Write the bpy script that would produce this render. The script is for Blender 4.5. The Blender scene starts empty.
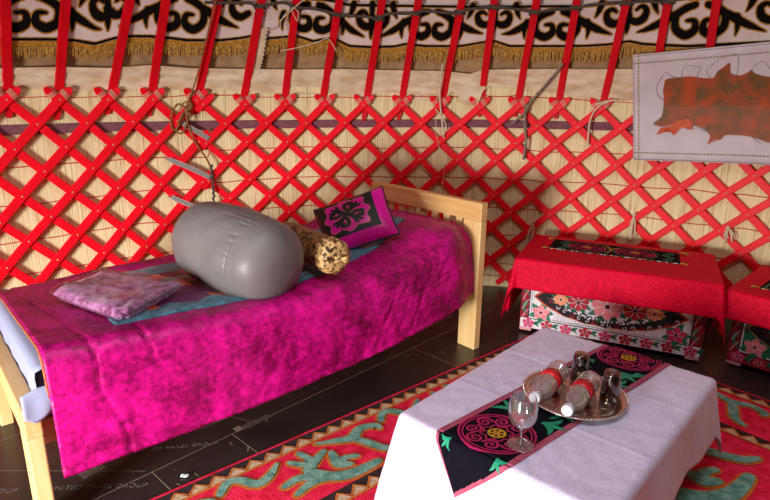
import bpy, bmesh, math, random
from mathutils import Vector, Matrix, noise, geometry
random.seed(7)
PI = math.pi
SC = bpy.context.scene
COL = SC.collection
V = Vector

# ------------------------------------------------------------------ materials
def lin(c):
    return tuple(((x / 12.92) if x <= 0.04045 else ((x + 0.055) / 1.055) ** 2.4) for x in c)

def rgb(r, g, b):
    return lin((r / 255.0, g / 255.0, b / 255.0)) + (1.0,)

def mat(name, a, b=None, scale=8.0, stretch=(1, 1, 1), rough=0.6, bump=0.0, bscale=None, bstretch=None,
        sheen=0.0, sheen_tint=None, metal=0.0, coat=0.0, spec=0.5, detail=4.0, lo=0.35, hi=0.65, uv=False, distort=0.0):
    m = bpy.data.materials.new(name)
    m.use_nodes = True
    nt = m.node_tree
    p = nt.nodes['Principled BSDF']
    p.inputs['Base Color'].default_value = a
    p.inputs['Roughness'].default_value = rough
    p.inputs['Metallic'].default_value = metal
    p.inputs['Specular IOR Level'].default_value = spec
    if coat:
        p.inputs['Coat Weight'].default_value = coat
        p.inputs['Coat Roughness'].default_value = 0.1
    if sheen:
        p.inputs['Sheen Weight'].default_value = sheen
        p.inputs['Sheen Roughness'].default_value = 0.35
        p.inputs['Sheen Tint'].default_value = sheen_tint or (1, 1, 1, 1)
    tc = nt.nodes.new('ShaderNodeTexCoord')
    src = tc.outputs['UV' if uv else 'Object']

    def noisy(sc, st, det):
        mp = nt.nodes.new('ShaderNodeMapping')
        mp.inputs['Scale'].default_value = st
        nt.links.new(src, mp.inputs['Vector'])
        n = nt.nodes.new('ShaderNodeTexNoise')
        n.inputs['Scale'].default_value = sc
        n.inputs['Detail'].default_value = det
        n.inputs['Distortion'].default_value = distort
        nt.links.new(mp.outputs['Vector'], n.inputs['Vector'])
        return n
    if b is not None:
        n = noisy(scale, stretch, detail)
        r = nt.nodes.new('ShaderNodeValToRGB')
        r.color_ramp.elements[0].position = lo
        r.color_ramp.elements[0].color = a
        r.color_ramp.elements[1].position = hi
        r.color_ramp.elements[1].color = b
        nt.links.new(n.outputs['Fac'], r.inputs['Fac'])
        nt.links.new(r.outputs['Color'], p.inputs['Base Color'])
    if bump:
        n2 = noisy(bscale or scale, bstretch or stretch, 3.0)
        bp = nt.nodes.new('ShaderNodeBump')
        bp.inputs['Strength'].default_value = bump
        bp.inputs['Distance'].default_value = 0.004
        nt.links.new(n2.outputs['Fac'], bp.inputs['Height'])
        nt.links.new(bp.outputs['Normal'], p.inputs['Normal'])
    return m

def thin_clear(name, tint, rough=0.03, base=0.06, edge=0.55, highlight_mix=0.0):
    """thin glass or clear plastic: lets light through, reflects more at grazing angles"""
    m = bpy.data.materials.new(name)
    m.use_nodes = True
    nt = m.node_tree
    nt.nodes.remove(nt.nodes['Principled BSDF'])
    out = nt.nodes['Material Output']
    tr = nt.nodes.new('ShaderNodeBsdfTransparent')
    tr.inputs['Color'].default_value = tint
    gl = nt.nodes.new('ShaderNodeBsdfGlossy')
    gl.inputs['Roughness'].default_value = rough
    lw = nt.nodes.new('ShaderNodeLayerWeight')
    lw.inputs['Blend'].default_value = 0.35
    mr = nt.nodes.new('ShaderNodeMapRange')
    mr.inputs['To Min'].default_value = base
    mr.inputs['To Max'].default_value = edge
    mx = nt.nodes.new('ShaderNodeMixShader')
    nt.links.new(lw.outputs['Facing'], mr.inputs['Value'])
    nt.links.new(mr.outputs['Result'], mx.inputs['Fac'])
    body = tr
    if highlight_mix:                                   # white diffuse stands in for bright highlights the clear walls would scatter
        df = nt.nodes.new('ShaderNodeBsdfDiffuse'); df.inputs['Color'].default_value = (.9, .92, .95, 1)
        body = nt.nodes.new('ShaderNodeMixShader'); body.inputs['Fac'].default_value = highlight_mix
        nt.links.new(tr.outputs[0], body.inputs[1]); nt.links.new(df.outputs[0], body.inputs[2])
    nt.links.new(body.outputs[0], mx.inputs[1])
    nt.links.new(gl.outputs[0], mx.inputs[2])
    nt.links.new(mx.outputs[0], out.inputs['Surface'])
    return m

def damask(name, a, b, scale, rough, sheen=0.2, spec=.5):
    """woven scroll figure: noise contour lines a little shinier and darker than the ground"""
    m = mat(name, a, None, rough=rough, sheen=sheen, spec=spec)
    nt = m.node_tree
    p = nt.nodes['Principled BSDF']
    tc = nt.nodes.new('ShaderNodeTexCoord')
    n = nt.nodes.new('ShaderNodeTexNoise')
    n.inputs['Scale'].default_value = scale
    n.inputs['Detail'].default_value = 0.6
    n.inputs['Distortion'].default_value = 1.2
    nt.links.new(tc.outputs['Object'], n.inputs['Vector'])
    w = nt.nodes.new('ShaderNodeMath'); w.operation = 'PINGPONG'
    w.inputs[1].default_value = 0.08
    nt.links.new(n.outputs['Fac'], w.inputs[0])
    r = nt.nodes.new('ShaderNodeValToRGB')
    r.color_ramp.elements[0].position = 0.028
    r.color_ramp.elements[0].color = b
    r.color_ramp.elements[1].position = 0.042
    r.color_ramp.elements[1].color = a
    nt.links.new(w.outputs[0], r.inputs['Fac'])
    nt.links.new(r.outputs['Color'], p.inputs['Base Color'])
    return m

RED = mat('red_paint', rgb(255, 3, 34), rgb(240, 0, 24), scale=14, rough=0.5, bump=0.15, bscale=60, spec=0.3)
RED_POLE = mat('red_pole_paint', rgb(234, 0, 26), rgb(208, 0, 18), scale=10, stretch=(1, 1, .25), rough=0.5, bump=0.2, bscale=50, spec=0.3)
KNOT = mat('rawhide_knot', rgb(205, 170, 120), rough=0.7)
STRING = mat('pale_string', rgb(228, 212, 184), rgb(200, 178, 144), scale=120, rough=0.9)
GREYTAPE = mat('grey_tape', rgb(150, 140, 125), rgb(112, 102, 90), scale=60, rough=0.9)
ROPEGREY = mat('grey_rope', rgb(92, 82, 68), rgb(60, 54, 46), scale=90, rough=0.95, bump=0.5, bscale=200)
ROPEBROWN = mat('hemp_rope', rgb(170, 118, 62), rgb(95, 62, 30), scale=130, rough=0.95, bump=0.6, bscale=200)
CORDDARK = mat('dark_cord', rgb(85, 78, 70), rgb(40, 36, 34), scale=140, rough=0.9)
STRIPE_W = mat('white_webbing', rgb(215, 208, 200), rough=0.9)
STRIPE_K = mat('black_webbing', rgb(38, 34, 34), rough=0.9)
PURPLE = mat('woven_strap_wool', rgb(140, 88, 96), rgb(108, 62, 72), scale=30, stretch=(1, 1, 8), rough=0.95)
CREAM = mat('cream_cotton', rgb(238, 216, 182), rgb(210, 180, 140), scale=9, stretch=(1, 1, 2.5), rough=0.9, bump=1.0, bscale=13, bstretch=(1, 1, 3))
FELT = mat('tan_felt', rgb(186, 148, 104), rgb(160, 122, 84), scale=14, rough=1.0, bump=0.4, bscale=80)
BANDWHITE = mat('white_felt', rgb(232, 215, 205), rgb(222, 200, 190), scale=12, rough=1.0)
BLACKFELT = mat('black_felt', rgb(18, 15, 12), rough=1.0, spec=0.1)
GOLD = mat('gold_trim', rgb(205, 150, 48), rgb(150, 98, 24), scale=90, rough=0.6)
FRINGE = mat('gold_fringe', rgb(212, 166, 70), rgb(140, 96, 34), scale=140, stretch=(1, 1, .1), rough=0.7)
REDTHREAD = mat('red_thread', rgb(200, 14, 30), rough=0.8)
PINE_X = mat('pine_along_x', rgb(232, 196, 134), rgb(216, 168, 100), scale=9, stretch=(.25, 4, 4), rough=0.45, lo=.3, hi=.7)
PINE_Y = mat('pine_along_y', rgb(232, 196, 134), rgb(216, 168, 100), scale=9, stretch=(4, .25, 4), rough=0.45, lo=.3, hi=.7)
PINE_Z = mat('pine_along_z', rgb(234, 202, 142), rgb(218, 174, 108), scale=9, stretch=(4, 4, .25), rough=0.45, lo=.3, hi=.7)
SHEET = mat('bluish_white_sheet', rgb(150, 156, 184), rough=0.8, bump=0.2, bscale=20)
VELVET = mat('magenta_velvet', rgb(132, 0, 72), rgb(218, 10, 136), scale=30, detail=12, rough=0.42, bump=0.25, bscale=140,
             sheen=0.0, spec=.28, lo=.40, hi=.62, distort=.15)
def two_scale(m, s1, s2, k, distort=.3):
    """mix a broad and a fine noise into the colour ramp: crushed pile lying in different directions"""
    nt = m.node_tree
    n1 = [n for n in nt.nodes if n.type == 'TEX_NOISE'][0]
    n1.inputs['Scale'].default_value = s2
    n2 = nt.nodes.new('ShaderNodeTexNoise')
    n2.inputs['Scale'].default_value = s1
    n2.inputs['Detail'].default_value = 3
    n2.inputs['Distortion'].default_value = distort
    nt.links.new(n1.inputs['Vector'].links[0].from_socket, n2.inputs['Vector'])
    mx = nt.nodes.new('ShaderNodeMix')
    mx.inputs[0].default_value = k
    nt.links.new(n2.outputs['Fac'], mx.inputs[2]); nt.links.new(n1.outputs['Fac'], mx.inputs[3])
    ramp = [n for n in nt.nodes if n.type == 'VALTORGB'][0]
    nt.links.new(mx.outputs[0], ramp.inputs['Fac'])
two_scale(VELVET, 6.5, 52, .45)
EDGING = mat('orange_edging', rgb(200, 110, 50), rgb(150, 60, 60), scale=150, rough=0.9)
TEAL = mat('teal_velvet', rgb(84, 150, 168), rgb(40, 92, 112), scale=40, rough=0.6, sheen=.4, bump=.4, bscale=70)
PLUM = mat('plum_velvet', rgb(124, 8, 92), rgb(70, 2, 56), scale=30, stretch=(1, 4, 1), rough=0.6, sheen=.3)
ORANGE = mat('orange_velvet', rgb(225, 84, 24), rough=0.7, sheen=.3)
MAUVE = mat('mauve_velvet', rgb(126, 56, 104), rgb(204, 140, 190), scale=40, detail=7, rough=0.45, sheen=.5, bump=.4, bscale=90)
PLASTIC = thin_clear('clear_plastic_film', (.96, .94, .96, 1), rough=.06, base=.03, edge=.3)
NYLON = mat('grey_nylon', rgb(120, 116, 114), rgb(110, 106, 104), scale=5, rough=0.45, bump=.9, bscale=11, spec=.4)
BLACKCORD = mat('black_cord', rgb(25, 24, 24), rough=.7)
BROCADE = mat('gold_brocade', rgb(52, 30, 12), rgb(150, 106, 50), scale=38, detail=2, rough=.5, lo=.44, hi=.56, sheen=.2)
BROCADE_L = mat('cream_brocade', rgb(210, 172, 110), rgb(60, 36, 18), scale=60, detail=3, rough=.5, lo=.47, hi=.60)
PINKSATIN = mat('magenta_satin', rgb(248, 10, 176), rgb(226, 4, 150), scale=6, rough=.32, sheen=.4, sheen_tint=(1, .4, .8, 1))
BLACKSATIN = mat('black_satin', rgb(16, 18, 14), rough=.55)
REDCLOTH = damask('red_damask', rgb(226, 0, 52), rgb(196, 0, 38), 22, .6, sheen=0.0, spec=.12)
TABLEWHITE = damask('white_damask', rgb(228, 218, 240), rgb(217, 205, 233), 26, .6)
CHESTRED = mat('chest_red_velvet', rgb(150, 12, 40), rgb(110, 6, 30), scale=20, rough=.8)
PINKWOOD = mat('pink_painted_wood', rgb(222, 150, 150), rough=.5)
EWHITE = mat('white_embroidery', rgb(236, 230, 232), rgb(206, 200, 208), scale=120, stretch=(1, 1, .2), rough=.7)
EBLACK = mat('black_embroidery', rgb(28, 14, 22), rough=.8)
EPINK = mat('pink_embroidery', rgb(244, 150, 150), rgb(226, 110, 124), scale=90, rough=.6)
EHOT = mat('rose_embroidery', rgb(220, 60, 110), rgb(190, 36, 84), scale=90, rough=.6)
ERED = mat('red_embroidery', rgb(196, 22, 44), rgb(150, 8, 30), scale=90, rough=.6)
EORANGE = mat('orange_embroidery', rgb(240, 160, 100), rgb(226, 120, 80), scale=90, rough=.6)
EGREEN = mat('green_embroidery', rgb(20, 130, 90), rgb(8, 84, 58), scale=90, rough=.6)
EYELLOW = mat('yellow_embroidery', rgb(214, 168, 30), rgb(176, 120, 20), scale=90, rough=.7)
EMAG = mat('magenta_chain_stitch', rgb(204, 8, 96), rgb(160, 2, 70), scale=160, rough=.7)
EJADE = mat('jade_chain_stitch', rgb(18, 168, 122), rgb(8, 120, 88), scale=160, rough=.7)
EBLUE = mat('blue_embroidery', rgb(120, 170, 210), rough=.7)
BLACKCLOTH = mat('black_cotton', rgb(12, 11, 20), rgb(17, 15, 26), scale=60, rough=.95, spec=.1)
PINKHEM = mat('dusty_pink_hem', rgb(184, 84, 108), rgb(166, 66, 92), scale=60, rough=.8)
TRAYMETAL = mat('engraved_silver', rgb(222, 208, 200), rgb(196, 176, 166), scale=50, rough=.22, metal=1.0, bump=.12, bscale=60)
WINEGLASS = thin_clear('wine_glass', (.95, .95, .95, 1), base=.10, edge=.9, highlight_mix=.04)
BOTTLE = thin_clear('clear_bottle_plastic', (.94, .95, .97, 1), rough=.1, base=.25, edge=.85, highlight_mix=.16)
BROWNGLASS = thin_clear('brown_glass', (.50, .35, .22, 1), rough=.04, base=.08, edge=.6)
BOTLABEL = mat('red_bottle_label', rgb(206, 22, 36), rough=.35)
CAPWHITE = mat('white_cap', rgb(225, 228, 236), rough=.4)
FELTRED = mat('rug_red_felt', rgb(238, 46, 82), rgb(212, 24, 56), scale=30, rough=1.0, bump=.6, bscale=90, spec=.1)
FELTTEAL = mat('rug_teal_felt', rgb(134, 176, 156), rgb(88, 136, 122), scale=34, rough=1.0, bump=.6, bscale=90, spec=.1)
FELTORANGE = mat('rug_orange_cord', rgb(214, 118, 30), rgb(180, 86, 20), scale=120, rough=1.0)
FELTCREAM = mat('rug_cream_felt', rgb(214, 186, 150), rgb(184, 152, 118), scale=60, rough=1.0, bump=.5, bscale=120)
FELTDARK = mat('rug_dark_felt', rgb(48, 28, 28), rgb(34, 18, 20), scale=60, rough=1.0)
HIDEBOARD = mat('white_canvas', rgb(216, 204, 206), rgb(206, 192, 194), scale=8, rough=.85, bump=.2, bscale=160)
HIDEMAT = mat('painted_hide', rgb(176, 70, 20), rgb(104, 74, 26), scale=11, detail=6, rough=.6, lo=.38, hi=.62)
HIDEORANGE = mat('orange_hide', rgb(206, 84, 24), rgb(186, 66, 18), scale=20, rough=.6)
STITCH = mat('olive_stitch', rgb(158, 140, 84), rough=.9)
STITCHGREY = mat('grey_stitch', rgb(146, 138, 130), rough=.9)
SEAM = mat('pale_floor_seam', rgb(140, 122, 106), rough=.7)
PATCH = mat('worn_floor_patch', rgb(104, 90, 84), rgb(70, 58, 54), scale=50, rough=.5)
INK = mat('faded_print', rgb(112, 100, 94), rough=.6)
PAPER = mat('white_paper', rgb(235, 232, 228), rough=.8)

# plywood floor: dark phenolic film, slightly glossy, worn specks
FLOORM = mat('dark_plywood_film', rgb(44, 34, 32), rgb(58, 45, 42), scale=3.5, rough=.3, bump=.05, bscale=60)

# reed mat: straw-coloured vertical stalks (uv: u along the wall, v up)
REED = mat('reed_stalks', rgb(242, 226, 172), rgb(180, 140, 80), scale=1.0, stretch=(190, 2.6, 1), detail=3, rough=.7,
           bump=.9, bscale=1.0, bstretch=(150, .6, 1), lo=.48, hi=.74, uv=True)

# ------------------------------------------------------------------ mesh builder
class MB:
    def __init__(s):
        s.v = []; s.f = []; s.m = []; s.mats = []; s.uv = None
    def mi(s, m):
        if m not in s.mats: s.mats.append(m)
        return s.mats.index(m)
    def add(s, vs, fs, m):
        o = len(s.v); k = s.mi(m)
        s.v += [V(p) for p in vs]
        for f in fs:
            s.f.append([i + o for i in f]); s.m.append(k)
    def box(s, x0, x1, y0, y1, z0, z1, m):
        vs = [(x, y, z) for x in (x0, x1) for y in (y0, y1) for z in (z0, z1)]
        s.add(vs, [(0, 1, 3, 2), (4, 6, 7, 5), (0, 4, 5, 1), (2, 3, 7, 6), (0, 2, 6, 4), (1, 5, 7, 3)], m)
    def bbox(s, x0, x1, y0, y1, z0, z1, m, bev=.006):
        bm = bmesh.new()
        bmesh.ops.create_cube(bm, size=1)
        for v in bm.verts:
            v.co = V(((x0 + x1) / 2 + v.co.x * (x1 - x0), (y0 + y1) / 2 + v.co.y * (y1 - y0), (z0 + z1) / 2 + v.co.z * (z1 - z0)))
        bmesh.ops.bevel(bm, geom=bm.edges[:], offset=bev, segments=2, affect='EDGES', profile=.5)
        bm.verts.index_update()
        s.add([v.co.copy() for v in bm.verts], [[v.index for v in f.verts] for f in bm.faces], m)
        bm.free()
    def grid(s, P, m, mfun=None, closed_u=False):
        """P: rows of points"""
        o = len(s.v); nu = len(P); nv = len(P[0])
        for row in P: s.v += [V(p) for p in row]
        for i in range(nu - 1 + (1 if closed_u else 0)):
            i2 = (i + 1) % nu
            for j in range(nv - 1):
                s.f.append([o + i * nv + j, o + i2 * nv + j, o + i2 * nv + j + 1, o + i * nv + j + 1])
                s.m.append(s.mi(mfun(i, j) if mfun else m))
    def tube(s, pts, r, m, n=8, cap=True):
        pts = [V(p) for p in pts]
        k = len(pts)
        rs = r if isinstance(r, (list, tuple)) else [r] * k
        rows = []
        t0 = (pts[1] - pts[0]).normalized()
        up = V((0, 0, 1)) if abs(t0.z) < .9 else V((1, 0, 0))
        a = t0.cross(up).normalized()
        for i, p in enumerate(pts):
            t = (pts[min(i + 1, k - 1)] - pts[max(i - 1, 0)])
            t = t.normalized() if t.length > 1e-9 else t0
            a = (a - t * a.dot(t))
            a = a.normalized() if a.length > 1e-6 else t.orthogonal().normalized()
            b = t.cross(a)
            rows.append([p + (a * math.cos(2 * PI * q / n) + b * math.sin(2 * PI * q / n)) * rs[i] for q in range(n)])
        o = len(s.v)
        for rw in rows: s.v += rw
        mi = s.mi(m)
        for i in range(k - 1):
            for q in range(n):
                s.f.append([o + i * n + q, o + i * n + (q + 1) % n, o + (i + 1) * n + (q + 1) % n, o + (i + 1) * n + q]); s.m.append(mi)
        if cap:
            s.f.append([o + q for q in range(n)][::-1]); s.m.append(mi)
            s.f.append([o + (k - 1) * n + q for q in range(n)]); s.m.append(mi)
    def lathe(s, prof, m, n=32, M=None, mfun=None):
        rows = []
        for (r, z) in prof:
            row = [V((max(r, 1e-5) * math.cos(2 * PI * q / n), max(r, 1e-5) * math.sin(2 * PI * q / n), z)) for q in range(n)]
            if M is not None: row = [M @ p for p in row]
            rows.append(row)
        o = len(s.v)
        for rw in rows: s.v += rw
        for i in range(len(rows) - 1):
            for q in range(n):
                s.f.append([o + i * n + q, o + i * n + (q + 1) % n, o + (i + 1) * n + (q + 1) % n, o + (i + 1) * n + q])
                s.m.append(s.mi(mfun(i) if mfun else m))
    def bar(s, pts, sides, normals, w, t, m, round_ends=False, taper=None):
        """flat bar with rounded edges swept along pts; w wide along sides, t thick along normals"""
        sec = [(-.5, -.25), (-.42, -.5), (.42, -.5), (.5, -.25), (.5, .25), (.42, .5), (-.42, .5), (-.5, .25)]
        rows = []
        for i, (p, sd, nm) in enumerate(zip(pts, sides, normals)):
            k = taper[i] if taper else 1.0
            rows.append([V(p) + V(sd) * (x * w * k) + V(nm) * (y * t) for x, y in sec])
        o = len(s.v); n = 8
        for rw in rows: s.v += rw
        mi = s.mi(m)
        for i in range(len(rows) - 1):
            for q in range(n):
                s.f.append([o + i * n + q, o + i * n + (q + 1) % n, o + (i + 1) * n + (q + 1) % n, o + (i + 1) * n + q]); s.m.append(mi)
        s.f.append([o + q for q in range(n)][::-1]); s.m.append(mi)
        e = o + (len(rows) - 1) * n
        s.f.append([e + q for q in range(n)]); s.m.append(mi)
    def blob(s, c, r, m, n=6):
        c = V(c)
        rr = r if isinstance(r, (tuple, list)) else (r, r, r)
        P = []
        for i in range(n + 1):
            th = PI * i / n
            P.append([c + V((rr[0] * math.sin(th) * math.cos(2 * PI * q / (2 * n)), rr[1] * math.sin(th) * math.sin(2 * PI * q / (2 * n)), rr[2] * math.cos(th))) for q in range(2 * n + 1)])
        s.grid(P, m)
    # ---- flat ornament laid on a surface through f(u, v, h)
    def stroke(s, pts, ws, f, h, m, seg=5):
        P, W = spline2(pts, ws, seg)
        L = []; R = []
        k = len(P)
        for i in range(k):
            a = P[max(i - 1, 0)]; b = P[min(i + 1, k - 1)]
            dx, dy = b[0] - a[0], b[1] - a[1]
            d = math.hypot(dx, dy) or 1e-9
            nx, ny = -dy / d, dx / d
            L.append((P[i][0] + nx * W[i] / 2, P[i][1] + ny * W[i] / 2))
            R.append((P[i][0] - nx * W[i] / 2, P[i][1] - ny * W[i] / 2))
        def capp(c, frm, to):
            a0 = math.atan2(frm[1] - c[1], frm[0] - c[0]); r = math.hypot(frm[0] - c[0], frm[1] - c[1])
            return [(c[0] + r * math.cos(a0 - PI * q / 4), c[1] + r * math.sin(a0 - PI * q / 4)) for q in (1, 2, 3)]
        o = len(s.v); mi = s.mi(m)
        for a, b in zip(L, R):
            s.v.append(f(a[0], a[1], h)); s.v.append(f(b[0], b[1], h))
        for i in range(k - 1):
            s.f.append([o + 2 * i, o + 2 * i + 1, o + 2 * i + 3, o + 2 * i + 2]); s.m.append(mi)
        for end, c in ((0, P[0]), (k - 1, P[-1])):
            if W[end] > 1e-4:
                fr, to = (R[0], L[0]) if end == 0 else (L[-1], R[-1])
                arc = capp(c, fr, to)
                oo = len(s.v)
                s.v += [f(q[0], q[1], h) for q in [fr] + arc + [to]]
                s.f.append(list(range(oo, oo + 5))[::-1]); s.m.append(mi)
    def fill(s, pts, f, h, m):
        vs = [V((x, y, 0)) for x, y in pts]
        tri = geometry.tessellate_polygon([vs])
        o = len(s.v); mi = s.mi(m)
        s.v += [f(x, y, h) for x, y in pts]
        for t in tri:
            s.f.append([o + i for i in t]); s.m.append(mi)
    def mesh(s, name, loc=(0, 0, 0)):
        me = bpy.data.meshes.new(name)
        L = V(loc)
        me.from_pydata([tuple(p - L) for p in s.v], [], s.f)
        for m in s.mats: me.materials.append(m)
        me.polygons.foreach_set('material_index', s.m)
        if s.uv:
            ul = me.uv_layers.new(name='UVMap')
            for lp in me.loops:
                ul.data[lp.index].uv = s.uv[lp.vertex_index]
        me.update()
        return me

def spline2(pts, ws, seg):
    if len(pts) < 3 or seg <= 1:
        k = len(pts)
        return list(pts), (list(ws) if isinstance(ws, (list, tuple)) else [ws] * k)
    k = len(pts)
    if not isinstance(ws, (list, tuple)): ws = [ws] * k
    if len(ws) != k:
        ws = [ws[min(int(i * (len(ws) - 1) / (k - 1)), len(ws) - 2)] * (1 - ((i * (len(ws) - 1) / (k - 1)) - min(int(i * (len(ws) - 1) / (k - 1)), len(ws) - 2)))
              + ws[min(int(i * (len(ws) - 1) / (k - 1)), len(ws) - 2) + 1] * ((i * (len(ws) - 1) / (k - 1)) - min(int(i * (len(ws) - 1) / (k - 1)), len(ws) - 2)) for i in range(k)]
    P = []; W = []
    for i in range(k - 1):
        p0 = pts[max(i - 1, 0)]; p1 = pts[i]; p2 = pts[i + 1]; p3 = pts[min(i + 2, k - 1)]
        for q in range(seg):
            t = q / seg
            P.append(tuple(.5 * ((2 * p1[d]) + (-p0[d] + p2[d]) * t + (2 * p0[d] - 5 * p1[d] + 4 * p2[d] - p3[d]) * t * t + (-p0[d] + 3 * p1[d] - 3 * p2[d] + p3[d]) * t ** 3) for d in range(len(p1))))
            W.append(ws[i] * (1 - t) + ws[i + 1] * t)
    P.append(tuple(pts[-1])); W.append(ws[-1])
    return P, W

def smooth3(pts, seg=5):
    return [V(p) for p in spline2([tuple(p) for p in pts], [0] * len(pts), seg)[0]]

def interp(x, tab):
    if x <= tab[0][0]: return tab[0][1]
    for (a, b), (c, d) in zip(tab, tab[1:]):
        if x <= c: return b + (d - b) * (x - a) / (c - a)
    return tab[-1][1]

def sstep(a, b, x):
    t = min(max((x - a) / (b - a), 0), 1)
    return t * t * (3 - 2 * t)

# ------------------------------------------------------------------ objects
def tag(o, label, cat, group=None, kind=None):
    o['label'] = label; o['category'] = cat
    if group: o['group'] = group
    if kind: o['kind'] = kind
    return o

def empty(name, loc, label, cat, group=None, rz=0.0, rot=None):
    o = bpy.data.objects.new(name, None)
    COL.objects.link(o)
    o.empty_display_size = .1
    o.location = loc
    o.rotation_euler = rot if rot else (0, 0, rz)
    return tag(o, label, cat, group)

def part(name, mb, parent, smooth=True, world=False, label=None, bevel=0, sharp=False):
    """a mesh under its thing; mesh points are in the thing's own frame (world=True: subtract its location)"""
    loc = (0, 0, 0)
    if world:
        p = parent; loc = V((0, 0, 0))
        while p is not None: loc = loc + p.location; p = p.parent
    me = mb.mesh(name, loc)
    o = bpy.data.objects.new(name, me)
    COL.objects.link(o); o.parent = parent
    finish(o, smooth, bevel, sharp)
    if label: o['label'] = label
    return o

def finish(o, smooth, bevel=0, sharp=False):
    if smooth: o.data.polygons.foreach_set('use_smooth', [True] * len(o.data.polygons))
    if sharp and smooth:
        o.data.set_sharp_from_angle(angle=math.radians(40))
    if bevel:
        b = o.modifiers.new('edge', 'BEVEL'); b.width = bevel; b.segments = 2; b.limit_method = 'ANGLE'

def single(name, mb, loc, label, cat, group=None, smooth=True, rz=0.0, world=True, bevel=0, sharp=False):
    me = mb.mesh(name, loc if world else (0, 0, 0))
    o = bpy.data.objects.new(name, me)
    COL.objects.link(o); o.location = loc; o.rotation_euler = (0, 0, rz)
    finish(o, smooth, bevel, sharp)
    return tag(o, label, cat, group)

def struct(name, mb, loc=(0, 0, 0), smooth=True, parent=None):
    me = mb.mesh(name, loc)
    o = bpy.data.objects.new(name, me)
    COL.objects.link(o)
    if parent: o.parent = parent
    else: o.location = loc
    finish(o, smooth)
    o['kind'] = 'structure'
    return o

# ------------------------------------------------------------------ yurt shell as a surface of revolution
CX, CY, WR = .2723, .762, 3.1555
def prof(z):
    return WR - .55 * max(z - 1.28, 0) ** 1.25
def wp(th, z, off=0.0):
    r = prof(z) + off
    return V((CX + r * math.sin(th), CY + r * math.cos(th), z))
def wn(th):
    return V((math.sin(th), math.cos(th), 0))
def wt(th):
    return V((math.cos(th), -math.sin(th), 0))
def wmap(off):
    return lambda u, v, h: wp(u, v, off - h)

# ------------------------------------------------------------------ measured points on the wall: (angle round the wall, height)
POLES=[[(-0.777,1.194),(-0.774,1.309),(-0.772,1.431),(-0.772,1.548),(-0.771,1.659),(-0.771,1.743)],[(-0.708,1.179),(-0.7,1.31),(-0.695,1.439),(-0.691,1.562),(-0.687,1.679),(-0.684,1.768)],[(-0.627,1.206),(-0.617,1.311),(-0.607,1.446),(-0.598,1.576),(-0.59,1.699),(-0.583,1.794)],[(-0.557,1.192),(-0.548,1.312),(-0.541,1.452),(-0.534,1.585),(-0.527,1.711),(-0.522,1.808)],[(-0.474,1.201),(-0.464,1.314),(-0.454,1.459),(-0.444,1.597),(-0.435,1.727),(-0.428,1.827)],[(-0.385,1.2),(-0.377,1.316),(-0.368,1.465),(-0.36,1.606),(-0.353,1.74),(-0.347,1.841)],[(-0.301,1.212),(-0.296,1.318),(-0.291,1.47),(-0.286,1.614),(-0.282,1.749),(-0.279,1.851)],[(-0.225,1.2),(-0.218,1.321),(-0.211,1.475),(-0.204,1.621),(-0.198,1.758),(-0.193,1.861)],[(-0.135,1.155),(-0.127,1.324),(-0.121,1.48),(-0.115,1.627),(-0.11,1.764),(-0.106,1.868)],[(-0.061,1.164),(-0.053,1.326),(-0.047,1.483),(-0.042,1.63),(-0.036,1.768),(-0.032,1.873)],[(0.027,1.219),(0.033,1.33),(0.039,1.486),(0.046,1.633),(0.052,1.771),(0.057,1.875)],[(0.109,1.191),(0.112,1.333),(0.115,1.488),(0.118,1.635),(0.12,1.772),(0.122,1.875)],[(0.183,1.195),(0.188,1.336),(0.193,1.49),(0.198,1.635),(0.203,1.77),(0.206,1.872)],[(0.265,1.188),(0.269,1.34),(0.273,1.491),(0.277,1.634),(0.281,1.767),(0.283,1.867)],[(0.35,1.22),(0.355,1.344),(0.361,1.492),(0.366,1.631),(0.371,1.761),(0.376,1.859)],[(0.439,1.258),(0.44,1.348),(0.442,1.491),(0.444,1.627),(0.446,1.754),(0.448,1.85)],[(0.527,1.277),(0.527,1.352),(0.527,1.49),(0.528,1.621),(0.528,1.745),(0.529,1.838)]]
BAND_A=[(-0.778,1.579),(-0.734,1.588),(-0.7,1.594),(-0.67,1.595),(-0.639,1.583),(-0.607,1.616),(-0.585,1.629),(-0.548,1.635),(-0.511,1.631),(-0.483,1.625),(-0.421,1.633),(-0.385,1.648),(-0.351,1.669)]
BAND_B=[(-0.343,1.648),(-0.3,1.664),(-0.274,1.672),(-0.242,1.647),(-0.22,1.66),(-0.196,1.662),(-0.167,1.625),(-0.125,1.622),(-0.074,1.628),(-0.053,1.643),(-0.008,1.633),(0.062,1.635),(0.11,1.659),(0.13,1.665),(0.161,1.637),(0.219,1.636),(0.307,1.635),(0.348,1.641),(0.388,1.658),(0.415,1.641),(0.491,1.626),(0.549,1.631),(0.619,1.635),(0.662,1.635)]
TOP_B=[(-0.345,1.874),(-0.303,1.874),(-0.277,1.874),(-0.245,1.873),(-0.224,1.872),(-0.199,1.866),(-0.171,1.851),(-0.13,1.853),(-0.079,1.854),(-0.059,1.855),(-0.013,1.855),(0.056,1.854),(0.104,1.853),(0.125,1.853),(0.154,1.853),(0.211,1.853),(0.299,1.849),(0.34,1.856),(0.379,1.864),(0.405,1.87),(0.48,1.867),(0.539,1.861),(0.609,1.853),(0.652,1.844)]
TOP_A=[(-0.776,1.801),(-0.732,1.813),(-0.698,1.821),(-0.668,1.828),(-0.638,1.836),(-0.606,1.843),(-0.585,1.847),(-0.548,1.855),(-0.512,1.861),(-0.484,1.866),(-0.422,1.872),(-0.387,1.873),(-0.353,1.874)]
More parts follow.
